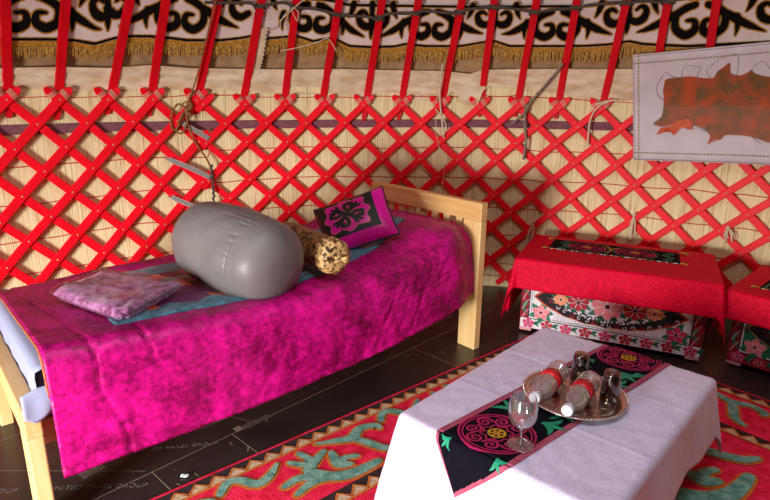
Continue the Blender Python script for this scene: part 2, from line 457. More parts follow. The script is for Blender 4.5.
CLOTH_T=[(-0.781,1.44),(-0.695,1.454),(-0.617,1.456),(-0.549,1.478),(-0.478,1.468),(-0.385,1.47),(-0.267,1.475),(-0.185,1.483),(-0.103,1.481),(0.022,1.48),(0.047,1.475),(0.085,1.464),(0.109,1.489),(0.185,1.496),(0.293,1.498),(0.399,1.498),(0.449,1.497)]
CLOTH_B=[(-0.784,1.314),(-0.697,1.326),(-0.618,1.339),(-0.55,1.346),(-0.479,1.343),(-0.385,1.346),(-0.342,1.329),(-0.296,1.325),(-0.245,1.326),(-0.184,1.328),(-0.1,1.299),(-0.037,1.275),(0.022,1.29),(0.036,1.295),(0.049,1.36),(0.067,1.312),(0.094,1.242),(0.105,1.274),(0.114,1.36),(0.128,1.391),(0.189,1.374),(0.249,1.357),(0.299,1.329),(0.366,1.301),(0.406,1.292),(0.457,1.289)]
ROPE=[(-0.455,1.808),(-0.434,1.809),(-0.371,1.818),(-0.357,1.801),(-0.309,1.83),(-0.279,1.811),(-0.241,1.806),(-0.206,1.789),(-0.19,1.78),(-0.161,1.778),(-0.13,1.775),(-0.113,1.76),(-0.096,1.793),(-0.044,1.798),(-0.034,1.794),(-0.026,1.812),(0.013,1.808),(0.05,1.801),(0.064,1.819),(0.114,1.835),(0.128,1.835),(0.166,1.824),(0.206,1.807),(0.233,1.816),(0.28,1.824),(0.309,1.837),(0.345,1.843),(0.371,1.841),(0.408,1.846),(0.441,1.837),(0.468,1.848)]
BROWN=[(-0.433,1.839),(-0.443,1.722),(-0.454,1.593),(-0.465,1.457),(-0.478,1.332),(-0.488,1.256),(-0.491,1.215)]
KNOT1=[(-0.491,1.239),(-0.505,1.262),(-0.517,1.216),(-0.521,1.159),(-0.517,1.111),(-0.505,1.146),(-0.495,1.216),(-0.488,1.239)]
KNOT2=[(-0.49,1.239),(-0.502,1.193),(-0.509,1.135),(-0.513,1.106),(-0.503,1.093),(-0.492,1.157),(-0.492,1.216)]
BROWN2=[(-0.492,1.216),(-0.49,1.145),(-0.483,1.062),(-0.473,1.0),(-0.461,0.938),(-0.454,0.887)]
CHAIN=[(-0.452,0.887),(-0.452,0.824),(-0.451,0.761),(-0.451,0.697),(-0.454,0.633)]
STRAP_LONG=[(0.269,1.524),(0.252,1.454),(0.229,1.363),(0.211,1.287),(0.205,1.23)]
STRAP_HANG=[(0.203,1.256),(0.204,1.148),(0.209,1.039),(0.207,0.934)]
RIBBON_R=[(0.364,1.302),(0.35,1.283),(0.338,1.24),(0.332,1.177),(0.332,1.103),(0.333,1.027)]
RIBBON_M=[(0.026,1.52),(0.024,1.423),(0.024,1.323),(0.028,1.221),(0.033,1.118),(0.036,1.052)]
THREAD_M=[(0.019,1.221),(0.018,1.104),(0.029,0.972),(0.04,0.919),(0.039,0.825),(0.036,0.701)]
STRING1=[(-0.346,1.674),(-0.327,1.698),(-0.302,1.762),(-0.279,1.82),(-0.266,1.847)]
STRING2=[(-0.293,1.804),(-0.31,1.731),(-0.305,1.653)]
STRING3=[(-0.308,1.576),(-0.27,1.601),(-0.234,1.632),(-0.214,1.65),(-0.195,1.579)]
STRING_LOOP=[(-0.291,1.804),(-0.284,1.764),(-0.278,1.74),(-0.277,1.786),(-0.289,1.809)]
TASSEL1=[(0.437,0.604),(0.434,0.531),(0.436,0.438)]
TASSEL2=[(0.605,0.587),(0.605,0.55),(0.611,0.497)]
TASSEL3=[(0.237,0.504),(0.233,0.418),(0.23,0.34)]
TIE1=[(-0.497,1.145),(-0.476,1.103),(-0.452,1.053)]
TIE2=[(-0.528,0.934),(-0.492,0.88),(-0.454,0.811)]
TIE3=[(-0.529,0.702),(-0.507,0.665),(-0.485,0.627)]
HIDE_C=[(0.398,1.571),(0.621,1.623),(0.422,0.954),(0.653,0.977)]
HIDE=[(0.46,1.428),(0.464,1.44),(0.485,1.448),(0.503,1.453),(0.521,1.445),(0.541,1.445),(0.546,1.477),(0.555,1.501),(0.564,1.524),(0.566,1.492),(0.569,1.467),(0.583,1.458),(0.594,1.473),(0.6,1.486),(0.606,1.467),(0.629,1.45),(0.646,1.46),(0.659,1.475),(0.669,1.43),(0.678,1.338),(0.679,1.228),(0.687,1.165),(0.675,1.144),(0.663,1.121),(0.646,1.101),(0.627,1.119),(0.608,1.132),(0.591,1.133),(0.575,1.13),(0.568,1.103),(0.559,1.097),(0.548,1.074),(0.55,1.123),(0.535,1.167),(0.52,1.178),(0.506,1.207),(0.491,1.197),(0.479,1.173),(0.463,1.164),(0.45,1.18),(0.456,1.202),(0.463,1.229),(0.463,1.308),(0.459,1.377)]
HIDE_O=[(0.464,1.158),(0.479,1.169),(0.491,1.2),(0.508,1.214),(0.516,1.2),(0.519,1.157),(0.511,1.155),(0.5,1.163),(0.489,1.117),(0.48,1.137),(0.457,1.116)]
HT0=[(0.465,1.317),(0.454,1.334),(0.447,1.385),(0.452,1.436),(0.461,1.478),(0.467,1.458),(0.483,1.445),(0.49,1.453)]
HT1=[(0.488,1.453),(0.489,1.494),(0.496,1.51),(0.514,1.506),(0.519,1.497),(0.514,1.453),(0.522,1.413),(0.53,1.355),(0.522,1.304),(0.528,1.261),(0.52,1.218),(0.518,1.157),(0.53,1.167),(0.542,1.142)]
HT2=[(0.536,1.445),(0.529,1.485),(0.542,1.532),(0.555,1.555),(0.572,1.569),(0.577,1.546),(0.578,1.469),(0.567,1.437),(0.568,1.373),(0.575,1.34),(0.548,1.28),(0.545,1.237),(0.556,1.213),(0.569,1.231),(0.603,1.218),(0.613,1.261)]
HT3=[(0.6,1.484),(0.604,1.51),(0.617,1.529),(0.627,1.491)]
HT4=[(0.578,1.413),(0.588,1.349),(0.607,1.326),(0.617,1.318),(0.609,1.252),(0.611,1.169),(0.62,1.121),(0.633,1.093)]
STRAPZ=[(-0.778,1.133),(-0.267,1.135),(0.049,1.145),(0.408,1.151)]
REDZ=[(-0.77,1.294),(-0.698,1.294),(-0.568,1.3),(-0.404,1.309),(-0.266,1.3),(-0.058,1.313),(0.067,1.318),(0.19,1.33),(0.351,1.188)]


# ------------------------------------------------------------------ floor
def make_floor():
    fl = MB()
    fl.box(-3.4, 3.9, -2.6, 4.2, -.05, 0, FLOORM)
    o = struct('floor', fl, smooth=False)
    a = .82
    d = V((math.cos(a), math.sin(a), 0)); n = V((math.sin(a), -math.cos(a), 0))
    s = MB()
    def line(p, q, w, m=SEAM):
        p = V(p + (0,)); q = V(q + (0,)); t = (q - p).normalized(); k = V((t.y, -t.x, 0)) * w / 2
        s.add([p - k + V((0, 0, .0006)), q - k + V((0, 0, .0006)), q + k + V((0, 0, .0006)), p + k + V((0, 0, .0006))], [(0, 1, 2, 3)], m)
    def at(al, off):
        p = d * al + n * off
        return (p.x, p.y)
    for off in (-1.96, -1.838, -2.45, -1.22):
        line(at(.2 if off != -1.96 else 1.0, off), at(3.4 if off != -1.838 else 3.0, off), .004)
    line(at(1.07, -1.838), at(1.07, -1.66), .004)
    line(at(.735, -1.838), at(.735, -1.6), .004)
    line(at(1.10, -2.05), at(1.18, -1.85), .003)
    line(at(.3, -2.3), at(.72, -1.86), .003)
    line(at(2.2, -1.838), at(2.2, -1.3), .004)
    struct('floor_seam', s, smooth=False, parent=o)
    w = MB()
    def quad(c, w_, h_, yaw, m=PATCH):
        c = V(c + (.0009,)); e = V((math.cos(yaw), math.sin(yaw), 0)); f = V((-math.sin(yaw), math.cos(yaw), 0))
        w.add([c - e * w_ / 2 - f * h_ / 2, c + e * w_ / 2 - f * h_ / 2, c + e * w_ / 2 + f * h_ / 2, c - e * w_ / 2 + f * h_ / 2], [(0, 1, 2, 3)], m)
    quad((-1.066, 1.796), .085, .06, .9)
    quad((-.535, 2.13), .13, .035, .82)
    quad((-.60, 2.075), .03, .03, .8, SEAM)
    rr = random.Random(3)
    for _ in range(26):
        al, of = rr.uniform(.7, 2.9), rr.uniform(-2.0, -1.66)
        p = at(al, of)
        quad((p[0], p[1]), rr.uniform(.004, .03), rr.uniform(.003, .006), rr.uniform(0, 3), SEAM)
    struct('floor_wear', w, smooth=False, parent=o)
    def text(body, x, y, yaw, size):
        c = bpy.data.curves.new('printed_lettering', 'FONT')
        c.body = body; c.size = size; c.shear = .15; c.space_character = 1.1
        c.extrude = .0003
        c.materials.append(INK)
        t = bpy.data.objects.new('printed_lettering', c)
        COL.objects.link(t); t.parent = o; t['kind'] = 'structure'
        t.location = (x, y, .0012); t.rotation_euler = (0, 0, yaw)
    text('UNITED PANEL GROUP', -1.17, 1.687, .07, .030)
    text('UNITED PANEL GROUP', -.965, 1.905, .2, .028)
    text('UNITED PANEL GROUP', -1.61, 1.65, .07, .030)
    return o
FLOOR = make_floor()

# ------------------------------------------------------------------ reed wall
def make_wall():
    b = MB(); uv = []
    nu, rows = 220, [0, .2, .4, .6, .8, 1.0, 1.2, 1.41]
    P = []
    for i in range(nu + 1):
        th = -1.75 + 3.5 * i / nu
        row = []
        for z in rows:
            zz = z if z < 1.3 else z + .008 * noise.noise(V((th * 14, 0, 0)))
            row.append(wp(th, zz, .042))
            uv.append((th * WR, zz))
        P.append(row)
    b.grid(P, REED); b.uv = uv
    o = struct('wall_back', b)
    t = MB()
    for k, z in enumerate((.98, .78, .58, .385, .18, .08)):
        pts = []
        for i in range(0, 300):
            th = -1.3 + 2.5 * i / 299
            zz = z + .012 * noise.noise(V((th * 6, k * 3.1, 0))) + .006 * noise.noise(V((th * 25, k * 7.7, 1)))
            if th < -.45: zz -= (.04 if k < 4 else 0)
            pts.append(wp(th, zz, .039))
        t.tube(pts, .0028, REDTHREAD, n=5)
    struct('binding_thread', t, parent=o)
    return o
WALL = make_wall()

def make_ceiling():
    b = MB()
    zs = [1.36, 1.42, 1.48, 1.55, 1.62, 1.7, 1.76, 1.82, 1.9, 2.0, 2.15, 2.3]
    P = []
    for i in range(181):
        th = -1.75 + 3.5 * i / 180
        row = [wp(th, z, .085 + .006 * noise.noise(V((th * 9, z * 6, 0)))) for z in zs]
        r0 = prof(2.3) + .085
        for k in range(1, 6):
            t = k / 5
            r = r0 * (1 - t) + .7 * t; z = 2.3 * (1 - t) + 3.3 * t
            row.append(V((CX + r * math.sin(th), CY + r * math.cos(th), z)))
        P.append(row)
    b.grid(P, FELT, mfun=lambda i, j: FELT if j < 6 else BANDWHITE)
    return struct('ceiling', b)
make_ceiling()

# ------------------------------------------------------------------ lattice wall panels
def lattice(label, th0, dth, z0, dz, i0, i1, nrow, roff, heads):
    root = empty('lattice_panel', (CX, CY, 0), label, 'lattice', 'red lattice panels of the wall')
    def P(i, j, off):
        return wp(th0 + dth * i, z0 - dz * j, off + roff)
    def slat(c, sgn):
        # sgn=+1: rises to the right, i = c - j (front layer); sgn=-1: i = c + j (back layer)
        js = -.5; je = nrow
        if sgn > 0:
            js = max(js, c - i1 - .5); je = min(je, c - i0 + .34)
        else:
            js = max(js, i0 - c - .5); je = min(je, i1 - c + .34)
        if je - js < .6: return
        off = -.009 if sgn > 0 else .008
        n = max(6, int((je - js) * 2.2))
        jj = [js + (je - js) * k / n for k in range(n + 1)]
        jj = [js, js + .05, js + .16] + [j for j in jj if js + .22 < j < je - .06] + [je - .03, je]
        tap = [.35, .7, .92] + [1.0] * (len(jj) - 5) + [.92, .6]
        wob = V((c * 1.7, sgn * 5.0, th0 * 9))
        pts = []
        for j in jj:
            i = c - j if sgn > 0 else c + j
            dj = .05 * noise.noise(wob + V((j * .35, 0, 0)))
            pts.append(P(i + dj * sgn, j + dj, off))
        sides = []; nor = []
        for k in range(len(pts)):
            a = pts[max(k - 1, 0)]; b = pts[min(k + 1, len(pts) - 1)]
            t = (b - a).normalized()
            th = math.atan2(pts[k].x - CX, pts[k].y - CY)
            nn = wn(th)
            nn = (nn - t * nn.dot(t)).normalized()
            sides.append(t.cross(nn)); nor.append(nn)
        mb = MB()
        wdt = .043 + (.004 if i0 < -4 else 0) + .004 * noise.noise(wob * 3)
        mb.bar(pts, sides, nor, wdt, .015, RED, taper=tap)
        if sgn > 0:
            j = math.ceil(js + .3)
            while j < je - .1:
                dj = .05 * noise.noise(wob + V((j * .35, 0, 0)))
                p = P(c - j + dj, j + dj, off - .0085)
                mb.blob(p, (.0055, .0055, .0055), KNOT, n=3)
                j += 1
        part('slat', mb, root, world=True, sharp=True)
    cs = range(i0 if i0 % 2 == 0 else i0 + 1, i1 + nrow_i(nrow) + 1, 2)
    for c in cs: slat(c, 1)
    cs = range((i0 - nrow_i(nrow)) // 2 * 2, i1 + 1, 2)
    for c in cs: slat(c, -1)
    for h in heads:                      # pale string wound round the two slat ends of each head
        mb = MB()
        for sgn in (1, -1):
            for q in range(3):
                j = -.17 - .055 * q
                i = h - j if sgn > 0 else h + j
                c = P(i, j, -.009 if sgn > 0 else .008)
                c2 = P(h - (j - .1) if sgn > 0 else h + (j - .1), j - .1, -.009 if sgn > 0 else .008)
                t = (c2 - c).normalized(); nn = wn(th0 + dth * i); s_ = t.cross(nn)
                loop = [c + s_ * a * .0235 + nn * b_ * .0105 + t * .004 * a for a, b_ in ((-1, -1), (0, -1.15), (1, -1), (1.1, 0), (1, 1), (0, 1.1), (-1, 1), (-1.1, 0), (-1, -1))]
                mb.tube(loop, .0022, STRING, n=5)
        part('lashing', mb, root, world=True)
    return root
def nrow_i(n): return int(math.ceil(n))

lattice('wide red lattice wall panel behind the bed head, chests and hide picture', -.3777, .0404, 1.261, .1174, -2, 30, 10.45, 0,
        list(range(0, 28, 2)))
lattice('red lattice wall panel left of the striped bindings, behind the left half of the bed', -.7791, .0385, 1.2861, .1244, -9, 8, 10.1, -.004,
        [-2, 0, 2, 4, 6, 8])

# ------------------------------------------------------------------ roof poles
ORD = ['first', 'second', 'third', 'fourth', 'fifth', 'sixth', 'seventh', 'eighth', 'ninth', 'tenth', 'eleventh', 'twelfth',
       'thirteenth', 'fourteenth', 'fifteenth', 'sixteenth', 'seventeenth']
POLE_NOTE = ['at the left edge of the photo', 'counting from the left edge', 'counting from the left edge', 'just left of the hanging brown rope',
             'just right of the hanging brown rope', 'left of the torn band end', 'wound with thin white string', 'crossed by thin white string',
             'counting from the left edge', 'counting from the left edge', 'beside the drooping cream cloth corner', 'right of the drooping cream cloth corner',
             'above the long grey strap', 'right of the long grey strap', 'with a white ribbon tied round its foot', 'behind the hide picture, nearer its left edge',
             'behind the hide picture\'s middle']
def make_pole(k, tab):
    th, z = tab[0]
    n = len(tab)
    pts = []
    ext = list(tab) + [(tab[-1][0], 2.05), (tab[-1][0], 2.3)]
    for i in range(len(ext) - 1):
        for q in range(3):
            t = q / 3
            pts.append(wp(ext[i][0] * (1 - t) + ext[i + 1][0] * t, ext[i][1] * (1 - t) + ext[i + 1][1] * t, .026))
    pts.append(wp(ext[-1][0], ext[-1][1], .026))
    r0 = prof(2.3)
    for q in (.25, .5, .75, 1):
        r = r0 * (1 - q) + .72 * q
        pts.append(V((CX + r * math.sin(ext[-1][0]), CY + r * math.cos(ext[-1][0]), 2.3 + 1.0 * q)))
    sides = []; nor = []
    for i in range(len(pts)):
        t = (pts[min(i + 1, len(pts) - 1)] - pts[max(i - 1, 0)]).normalized()
        s_ = wt(th); s_ = (s_ - t * s_.dot(t)).normalized()
        sides.append(s_); nor.append(t.cross(s_))
    tap = [.45, .8] + [1.0] * (len(pts) - 2)
    mb = MB()
    wd = .047 if k < 6 else .045
    mb.bar(pts, sides, nor, wd, .024, RED_POLE, taper=tap)
    single('roof_pole', mb, wp(th, z, .026), 'red wooden roof pole, %s from the left, %s' % (ORD[k], POLE_NOTE[k]), 'pole', 'red roof poles rising from the lattice', sharp=True)
for k, tb in enumerate(POLES): make_pole(k, tb)

# ------------------------------------------------------------------ ornamental felt bands
def make_band(low, top, t0, t1, centres, label, t_slope=0):
    root = empty('ornament_band', wp((t0 + t1) / 2, interp((t0 + t1) / 2, low), .05), label, 'band', 'black and white felt bands with gold fringe')
    zb = lambda u: interp(u, low)
    zt = lambda u: interp(u, top)
    n = int((t1 - t0) / .006)
    us = [t0 + (t1 - t0) * i / n for i in range(n + 1)]
    off = lambda u, z: .055 + .006 * noise.noise(V((u * 11, z * 5, 2)))
    def f(u, v, h):
        z = zb(u) + v * (zt(u) - zb(u))
        return wp(u, z, off(u, z) - h)
    g = MB()
    g.grid([[f(u, v, 0) for v in (-.16, 0, .2, .4, .6, .8, 1.0)] for u in us], BANDWHITE)
    part('felt_ground', g, root, world=True)
    s = MB()
    A = .1235 / 62.0
    S1 = [(-5, 34), (-13, 31), (-20, 25), (-19.5, 14), (-11, 8.5), (-3.5, 13), (-4.5, 20.5), (-11, 21)]
    W1 = [7, 8, 8, 9, 10, 9, 6, 3]
    S2 = [(-13, 31), (-27, 22.5), (-40, 15), (-53, 9)]
    W2 = [5, 9.5, 7.5, .6]
    S3 = [(-29, 23), (-31, 16), (-30, 6.5)]
    W3 = [9, 6.5, .6]
    S4 = [(-62, 22), (-55, 19), (-48.5, 22.5), (-46.5, 30), (-51, 33.5), (-55.5, 30.5)]
    W4 = [8, 9, 9, 7, 5, 3]
    S5 = [(-41, 40), (-39, 33), (-36, 27)]
    W5 = [9, 6, .6]
    S6 = [(-62, 26), (-62, 14), (-62, 7)]
    W6 = [9, 6, .8]
    S7 = [(-62, 22), (-62, 32), (-62, 40)]
    W7 = [8, 6, 9]
    for h, extra, m in ((.0025, 2.3, GOLD), (.004, 0, BLACKFELT)):
        for c in centres:
            for sg in (1, -1):
                for S, W in ((S1, W1), (S2, W2), (S3, W3), (S4, W4), (S5, W5), (S6, W6), (S7, W7)):
                    if sg < 0 and S in (S6, S7): continue
                    pts = [(c + sg * x * A, y / 41.0) for x, y in S]
                    if max(p[0] for p in pts) > t1 or min(p[0] for p in pts) < t0: continue
                    # stroke widths live in a metric frame: work in (metres, metres), then map back
                    hz = zt(c) - zb(c)
                    kx = 3.05
                    P2 = [(p[0] * kx, p[1] * hz) for p in pts]
                    s.stroke(P2, [(w * .72 + extra) * .0062 for w in W], lambda x, y, hh, hz=hz: f(x / kx, y / hz, hh), h, m, seg=5)
    part('scroll_applique', s, root, world=True)
    e = MB()
    def strip(v0, v1, h, m, absol=True):
        e.grid([[f(u, v0, h), f(u, v1, h)] for u in us], m)
    strip(.0, .02, .003, GOLD); strip(-.055, .0, .004, BLACKFELT)
    strip(-.17, -.06, .004, GOLD); strip(.93, .985, .003, BLACKFELT); strip(.91, .93, .002, GOLD)
    braid = part('border_braid', e, root, world=True)
    fr = MB()
    u = t0 + .002
    rr = random.Random(int(t0 * 1000))
    while u < t1 - .003:
        z0 = zb(u) - .038
        L = .058 + rr.uniform(-.012, .008)
        w = .0026
        du = rr.uniform(-.002, .002)
        a = wp(u - w / 2, z0, .046); b = wp(u + w / 2, z0, .046)
        c = wp(u + du + w / 3, z0 - L, .05); d = wp(u + du - w / 3, z0 - L, .05)
        m_ = (a + b) / 2 * .5 + (c + d) / 2 * .5 - wn(u) * .004
        fr.add([a, b, wp(u + du / 2 + w / 2, z0 - L / 2, .042), wp(u + du / 2 - w / 2, z0 - L / 2, .042), c, d], [(0, 1, 2, 3), (3, 2, 4, 5)], FRINGE)
        u += rr.uniform(.0026, .0042)
    o = part('fringe', fr, braid, world=True)
    o['kind'] = 'stuff'
    return root
BAND_A2 = [(-1.1, 1.57)] + BAND_A
TOP_A2 = [(-1.1, 1.80)] + TOP_A
make_band(BAND_A2, TOP_A2, -1.05, -.352, [-.975, -.734, -.494], 'left felt band of black scrolls ending at the torn edge beside the string')
make_band(BAND_B + [(.95, 1.63)], TOP_B + [(.95, 1.84)], -.344, .93, [-.244, -.001, .249, .505, .76], 'long right felt band of black scrolls with gold fringe above the cream cloth')

# loose felt edge with black stitching between the two bands
eb = MB()
EDGE = [(-.342, 1.70), (-.346, 1.6), (-.352, 1.5), (-.357, 1.43)]
eb.grid([[wp(t - .012, z, .036), wp(t, z, .032), wp(t + .01, z, .036)] for t, z in EDGE], CREAM)
rr = random.Random(5)
for i in range(26):
    t = i / 25
    k = t * (len(EDGE) - 1); a = min(int(k), len(EDGE) - 2); q = k - a
    th = EDGE[a][0] * (1 - q) + EDGE[a + 1][0] * q; z = EDGE[a][1] * (1 - q) + EDGE[a + 1][1] * q
    eb.blob(wp(th + .010 + .001 * (-1) ** i, z, .033), (.005, .005, .006), BLACKCORD, n=3)
single('felt_edge', eb, wp(-.35, 1.55, .035), 'narrow pale felt edge with black overcast stitches hanging between the two bands', 'felt strip')

# ------------------------------------------------------------------ cream cloth strip
def make_cloth_strip():
    b = MB()
    T = [(-1.15, 1.44)] + CLOTH_T + [(.95, 1.495)]
    B = [(-1.15, 1.31)] + CLOTH_B + [(.95, 1.29)]
    P = []
    n = 420
    for i in range(n + 1):
        th = -1.1 + 2.0 * i / n
        zt_, zb_ = interp(th, T), interp(th, B)
        row = []
        for j in range(13):
            v = j / 12
            z = zt_ + (zb_ - zt_) * v
            o = .027 + .009 * noise.noise(V((th * 6, z * 26, 0))) + .011 * noise.noise(V((th * 14 + z * 34, z * 26, 4))) - .006 * abs(noise.noise(V((th * 9 - z * 20, z * 12, 8))))
            kf = sstep(.03, .055, th) * (1 - sstep(.10, .125, th)); o -= kf * (.03 * v + .008 * math.sin((th * 130) + v * 6) * v)
            row.append(wp(th, z, o))
        P.append(row)
    b.grid(P, CREAM)
    single('cloth_strip', b, wp(-.1, 1.3, .04), 'crumpled cream cotton strip running behind the poles above the reed wall', 'cloth')
make_cloth_strip()

# ------------------------------------------------------------------ woven strap, ropes, strings
def tubething(name, specs, label, cat, group=None):
    b = MB()
    first = None
    for pts, r, m, off in specs:
        P = smooth3([wp(t, z, off) for t, z in pts], 6)
        if first is None: first = P[0]
        b.tube(P, r, m, n=7)
    return single(name, b, first, label, cat, group)

b = MB()
P = []
for i in range(200):
    th = -1.25 + 2.3 * i / 199
    z = interp(th, STRAPZ) + .004 * noise.noise(V((th * 5, 0, 3)))
    P.append([wp(th, z + dz, .033 - .003 * (abs(dz) < .02)) for dz in (-.026, -.012, -.010, .010, .012, .026)])
b.grid(P, PURPLE)
single('woven_strap', b, wp(0, 1.14, .034), 'purple-brown woven strap running round the wall behind the lattice heads', 'strap')

pts = []
for i in range(240):
    th = -.775 + 1.25 * i / 239
    z = interp(th, REDZ) + .012 * noise.noise(V((th * 16, 2, 0))) + .004
    if th > .19: z = 1.33 + .01 * noise.noise(V((th * 16, 2, 0))) - (th - .19) * .15
    pts.append((th, z))
tubething('red_cord', [(pts, .0036, REDTHREAD, .028)], 'thin loose red cord looping between the lattice heads', 'cord')

rp = MB()
rp.tube(smooth3([wp(t, z, -.006) for t, z in ROPE], 4), .0085, ROPEGREY, n=8)
ro = single('rope', rp, wp(0, 1.8, 0), 'dark grey rope strung across the roof poles along the top of the photo', 'rope')
root_knots = []
for t, tb in enumerate(POLES):
    zr = interp(tb[-1][0], ROPE)
    if -.4 < tb[-1][0] < .46:
        thp = interp(zr, [(q[1], q[0]) for q in tb])
        mb = MB()
        c = wp(thp, zr, .026)
        loop = [c + wt(thp) * .029 * math.cos(2 * PI * q / 12) + wn(thp) * .021 * math.sin(2 * PI * q / 12) + V((0, 0, .004 * math.sin(q))) for q in range(13)]
        for dz in (-.006, .008):
            mb.tube([p + V((0, 0, dz)) for p in loop], .0065, ROPEGREY, n=6)
        o = part('pole_loop', mb, ro, world=True)

tubething('hanging_rope', [(BROWN, .005, ROPEBROWN, -.02), (KNOT1, .006, ROPEBROWN, -.032), (KNOT2, .0055, ROPEBROWN, -.042), (BROWN2, .006, ROPEBROWN, -.034),
                           ([(BROWN[-2][0], 1.28), (BROWN[-2][0] + .006, 1.25), (BROWN[-2][0] - .004, 1.22), (BROWN[-2][0] + .004, 1.2)], .014, ROPEBROWN, -.035)],
          'brown twisted rope knotted round the lattice joint above the grey bag', 'rope')
ch = MB()
P = smooth3([wp(t, z, -.032) for t, z in CHAIN], 8)
for k, p in enumerate(P[::2]):
    ch.blob(p + V((.004 * (-1) ** k, 0, 0)), (.008, .006, .012), CORDDARK, n=4)
ch.tube(P, .005, CORDDARK, n=6)
single('dark_cord', ch, P[-1], 'dark twisted cord hanging down behind the top of the grey bag', 'cord')

def webbing(name, pts, label):
    b = MB()
    P = smooth3([wp(t, z, -.024) for t, z in pts], 5)
    P = [wp(pts[0][0] - .004, pts[0][1] + .012, .024)] + P + [wp(pts[-1][0] + .004, pts[-1][1] - .012, .024)]
    n = 7
    for k in range(n):
        rows = []
        for i, p in enumerate(P):
            t = (P[min(i + 1, len(P) - 1)] - P[max(i - 1, 0)]).normalized()
            s_ = t.cross(wn(pts[0][0])).normalized()
            rows.append([p + s_ * (.028 * (k / n - .5)), p + s_ * (.028 * ((k + 1) / n - .5)), p + s_ * (.028 * ((k + 1) / n - .5)) + wn(pts[0][0]) * .002, p + s_ * (.028 * (k / n - .5)) + wn(pts[0][0]) * .002])
        b.grid([r + [r[0]] for r in rows], STRIPE_W if k % 2 == 0 else STRIPE_K)
    single(name, b, P[1], label, 'binding', 'striped bindings at the lattice joint')
webbing('webbing_binding', TIE1, 'black and white striped binding, topmost of three at the lattice joint')
webbing('webbing_binding', TIE2, 'black and white striped binding, middle of three at the lattice joint')
webbing('webbing_binding', TIE3, 'black and white striped binding just above the top of the grey bag')

def ribbon(b, pts, w, m, off):
    P = smooth3([wp(t, z, off) for t, z in pts], 5)
    rows = []
    for i, p in enumerate(P):
        t = (P[min(i + 1, len(P) - 1)] - P[max(i - 1, 0)]).normalized()
        s_ = t.cross(wn(pts[0][0])).normalized()
        nn = t.cross(s_)
        rows.append([p - s_ * w / 2, p - nn * .001, p + s_ * w / 2, p + nn * .0015, p - s_ * w / 2])
    b.grid(rows, m)
b = MB(); ribbon(b, STRAP_LONG, .016, GREYTAPE, -.03); ribbon(b, STRAP_HANG, .018, GREYTAPE, -.035)
ribbon(b, [(STRAP_HANG[0][0] + .004, 1.24), (STRAP_HANG[0][0] - .01, 1.2), (STRAP_HANG[0][0] - .022, 1.16), (STRAP_HANG[0][0] - .028, 1.15)], .014, GREYTAPE, -.04)
b.blob(wp(STRAP_HANG[-1][0], STRAP_HANG[-1][1], -.035), (.014, .01, .012), GREYTAPE, n=4)
single('cloth_tape', b, wp(*STRAP_HANG[-1], -.035), 'long grey cloth tape slanting down from a pole and hanging with a knotted end', 'strap')
b = MB(); ribbon(b, RIBBON_R, .012, STRING, -.035); ribbon(b, [(.338, 1.285), (.352, 1.30), (.368, 1.312), (.378, 1.316)], .012, STRING, -.02)
single('white_ribbon', b, wp(*RIBBON_R[-1], -.035), 'pale ribbon tied to the lattice head left of the hide picture', 'ribbon')
b = MB(); ribbon(b, RIBBON_M, .012, STRING, -.034); ribbon(b, [(RIBBON_M[3][0] - .012, 1.24), (RIBBON_M[3][0], 1.2), (RIBBON_M[3][0] + .012, 1.13), (RIBBON_M[3][0] + .006, 1.06)], .008, STRING, -.036)
b.tube(smooth3([wp(t, z, -.03) for t, z in THREAD_M], 5), .002, STRING, n=5)
single('white_ribbon', b, wp(*RIBBON_M[-1], -.034), 'frayed pale ribbon and thread hanging left of the drooping cream cloth', 'ribbon')
tubething('white_string', [(STRING1, .003, STRING, -.02), (STRING2, .0025, STRING, -.02), (STRING3, .003, STRING, -.02), (STRING_LOOP, .0025, STRING, -.022)],
          'thin white string crossing between the roof poles near the torn band end', 'string')
def tassel(pts, label):
    b = MB()
    c = wp(*pts[0], -.028)
    b.blob(c, (.014, .012, .014), STRING, n=4)
    rr = random.Random(int(pts[0][0] * 999))
    for k in range(9):
        dx = rr.uniform(-.03, .03)
        e_ = wp(pts[-1][0] + dx / 3, pts[-1][1] + rr.uniform(-.01, .03), -.03)
        b.tube(smooth3([c, (c + e_) / 2 + wt(pts[0][0]) * dx * .4, e_], 4), .003, STRING, n=4)
    single('string_tassel', b, wp(*pts[-1], -.03), label, 'tassel', 'pale string tassels tied low on the lattice')
tassel(TASSEL1, 'pale string tassel on the lattice above the middle of the red chest')
tassel(TASSEL2, 'small pale string knot on the lattice above the right end of the red chest')
tassel(TASSEL3, 'pale string tassel on the lattice behind the left corner of the red chest')

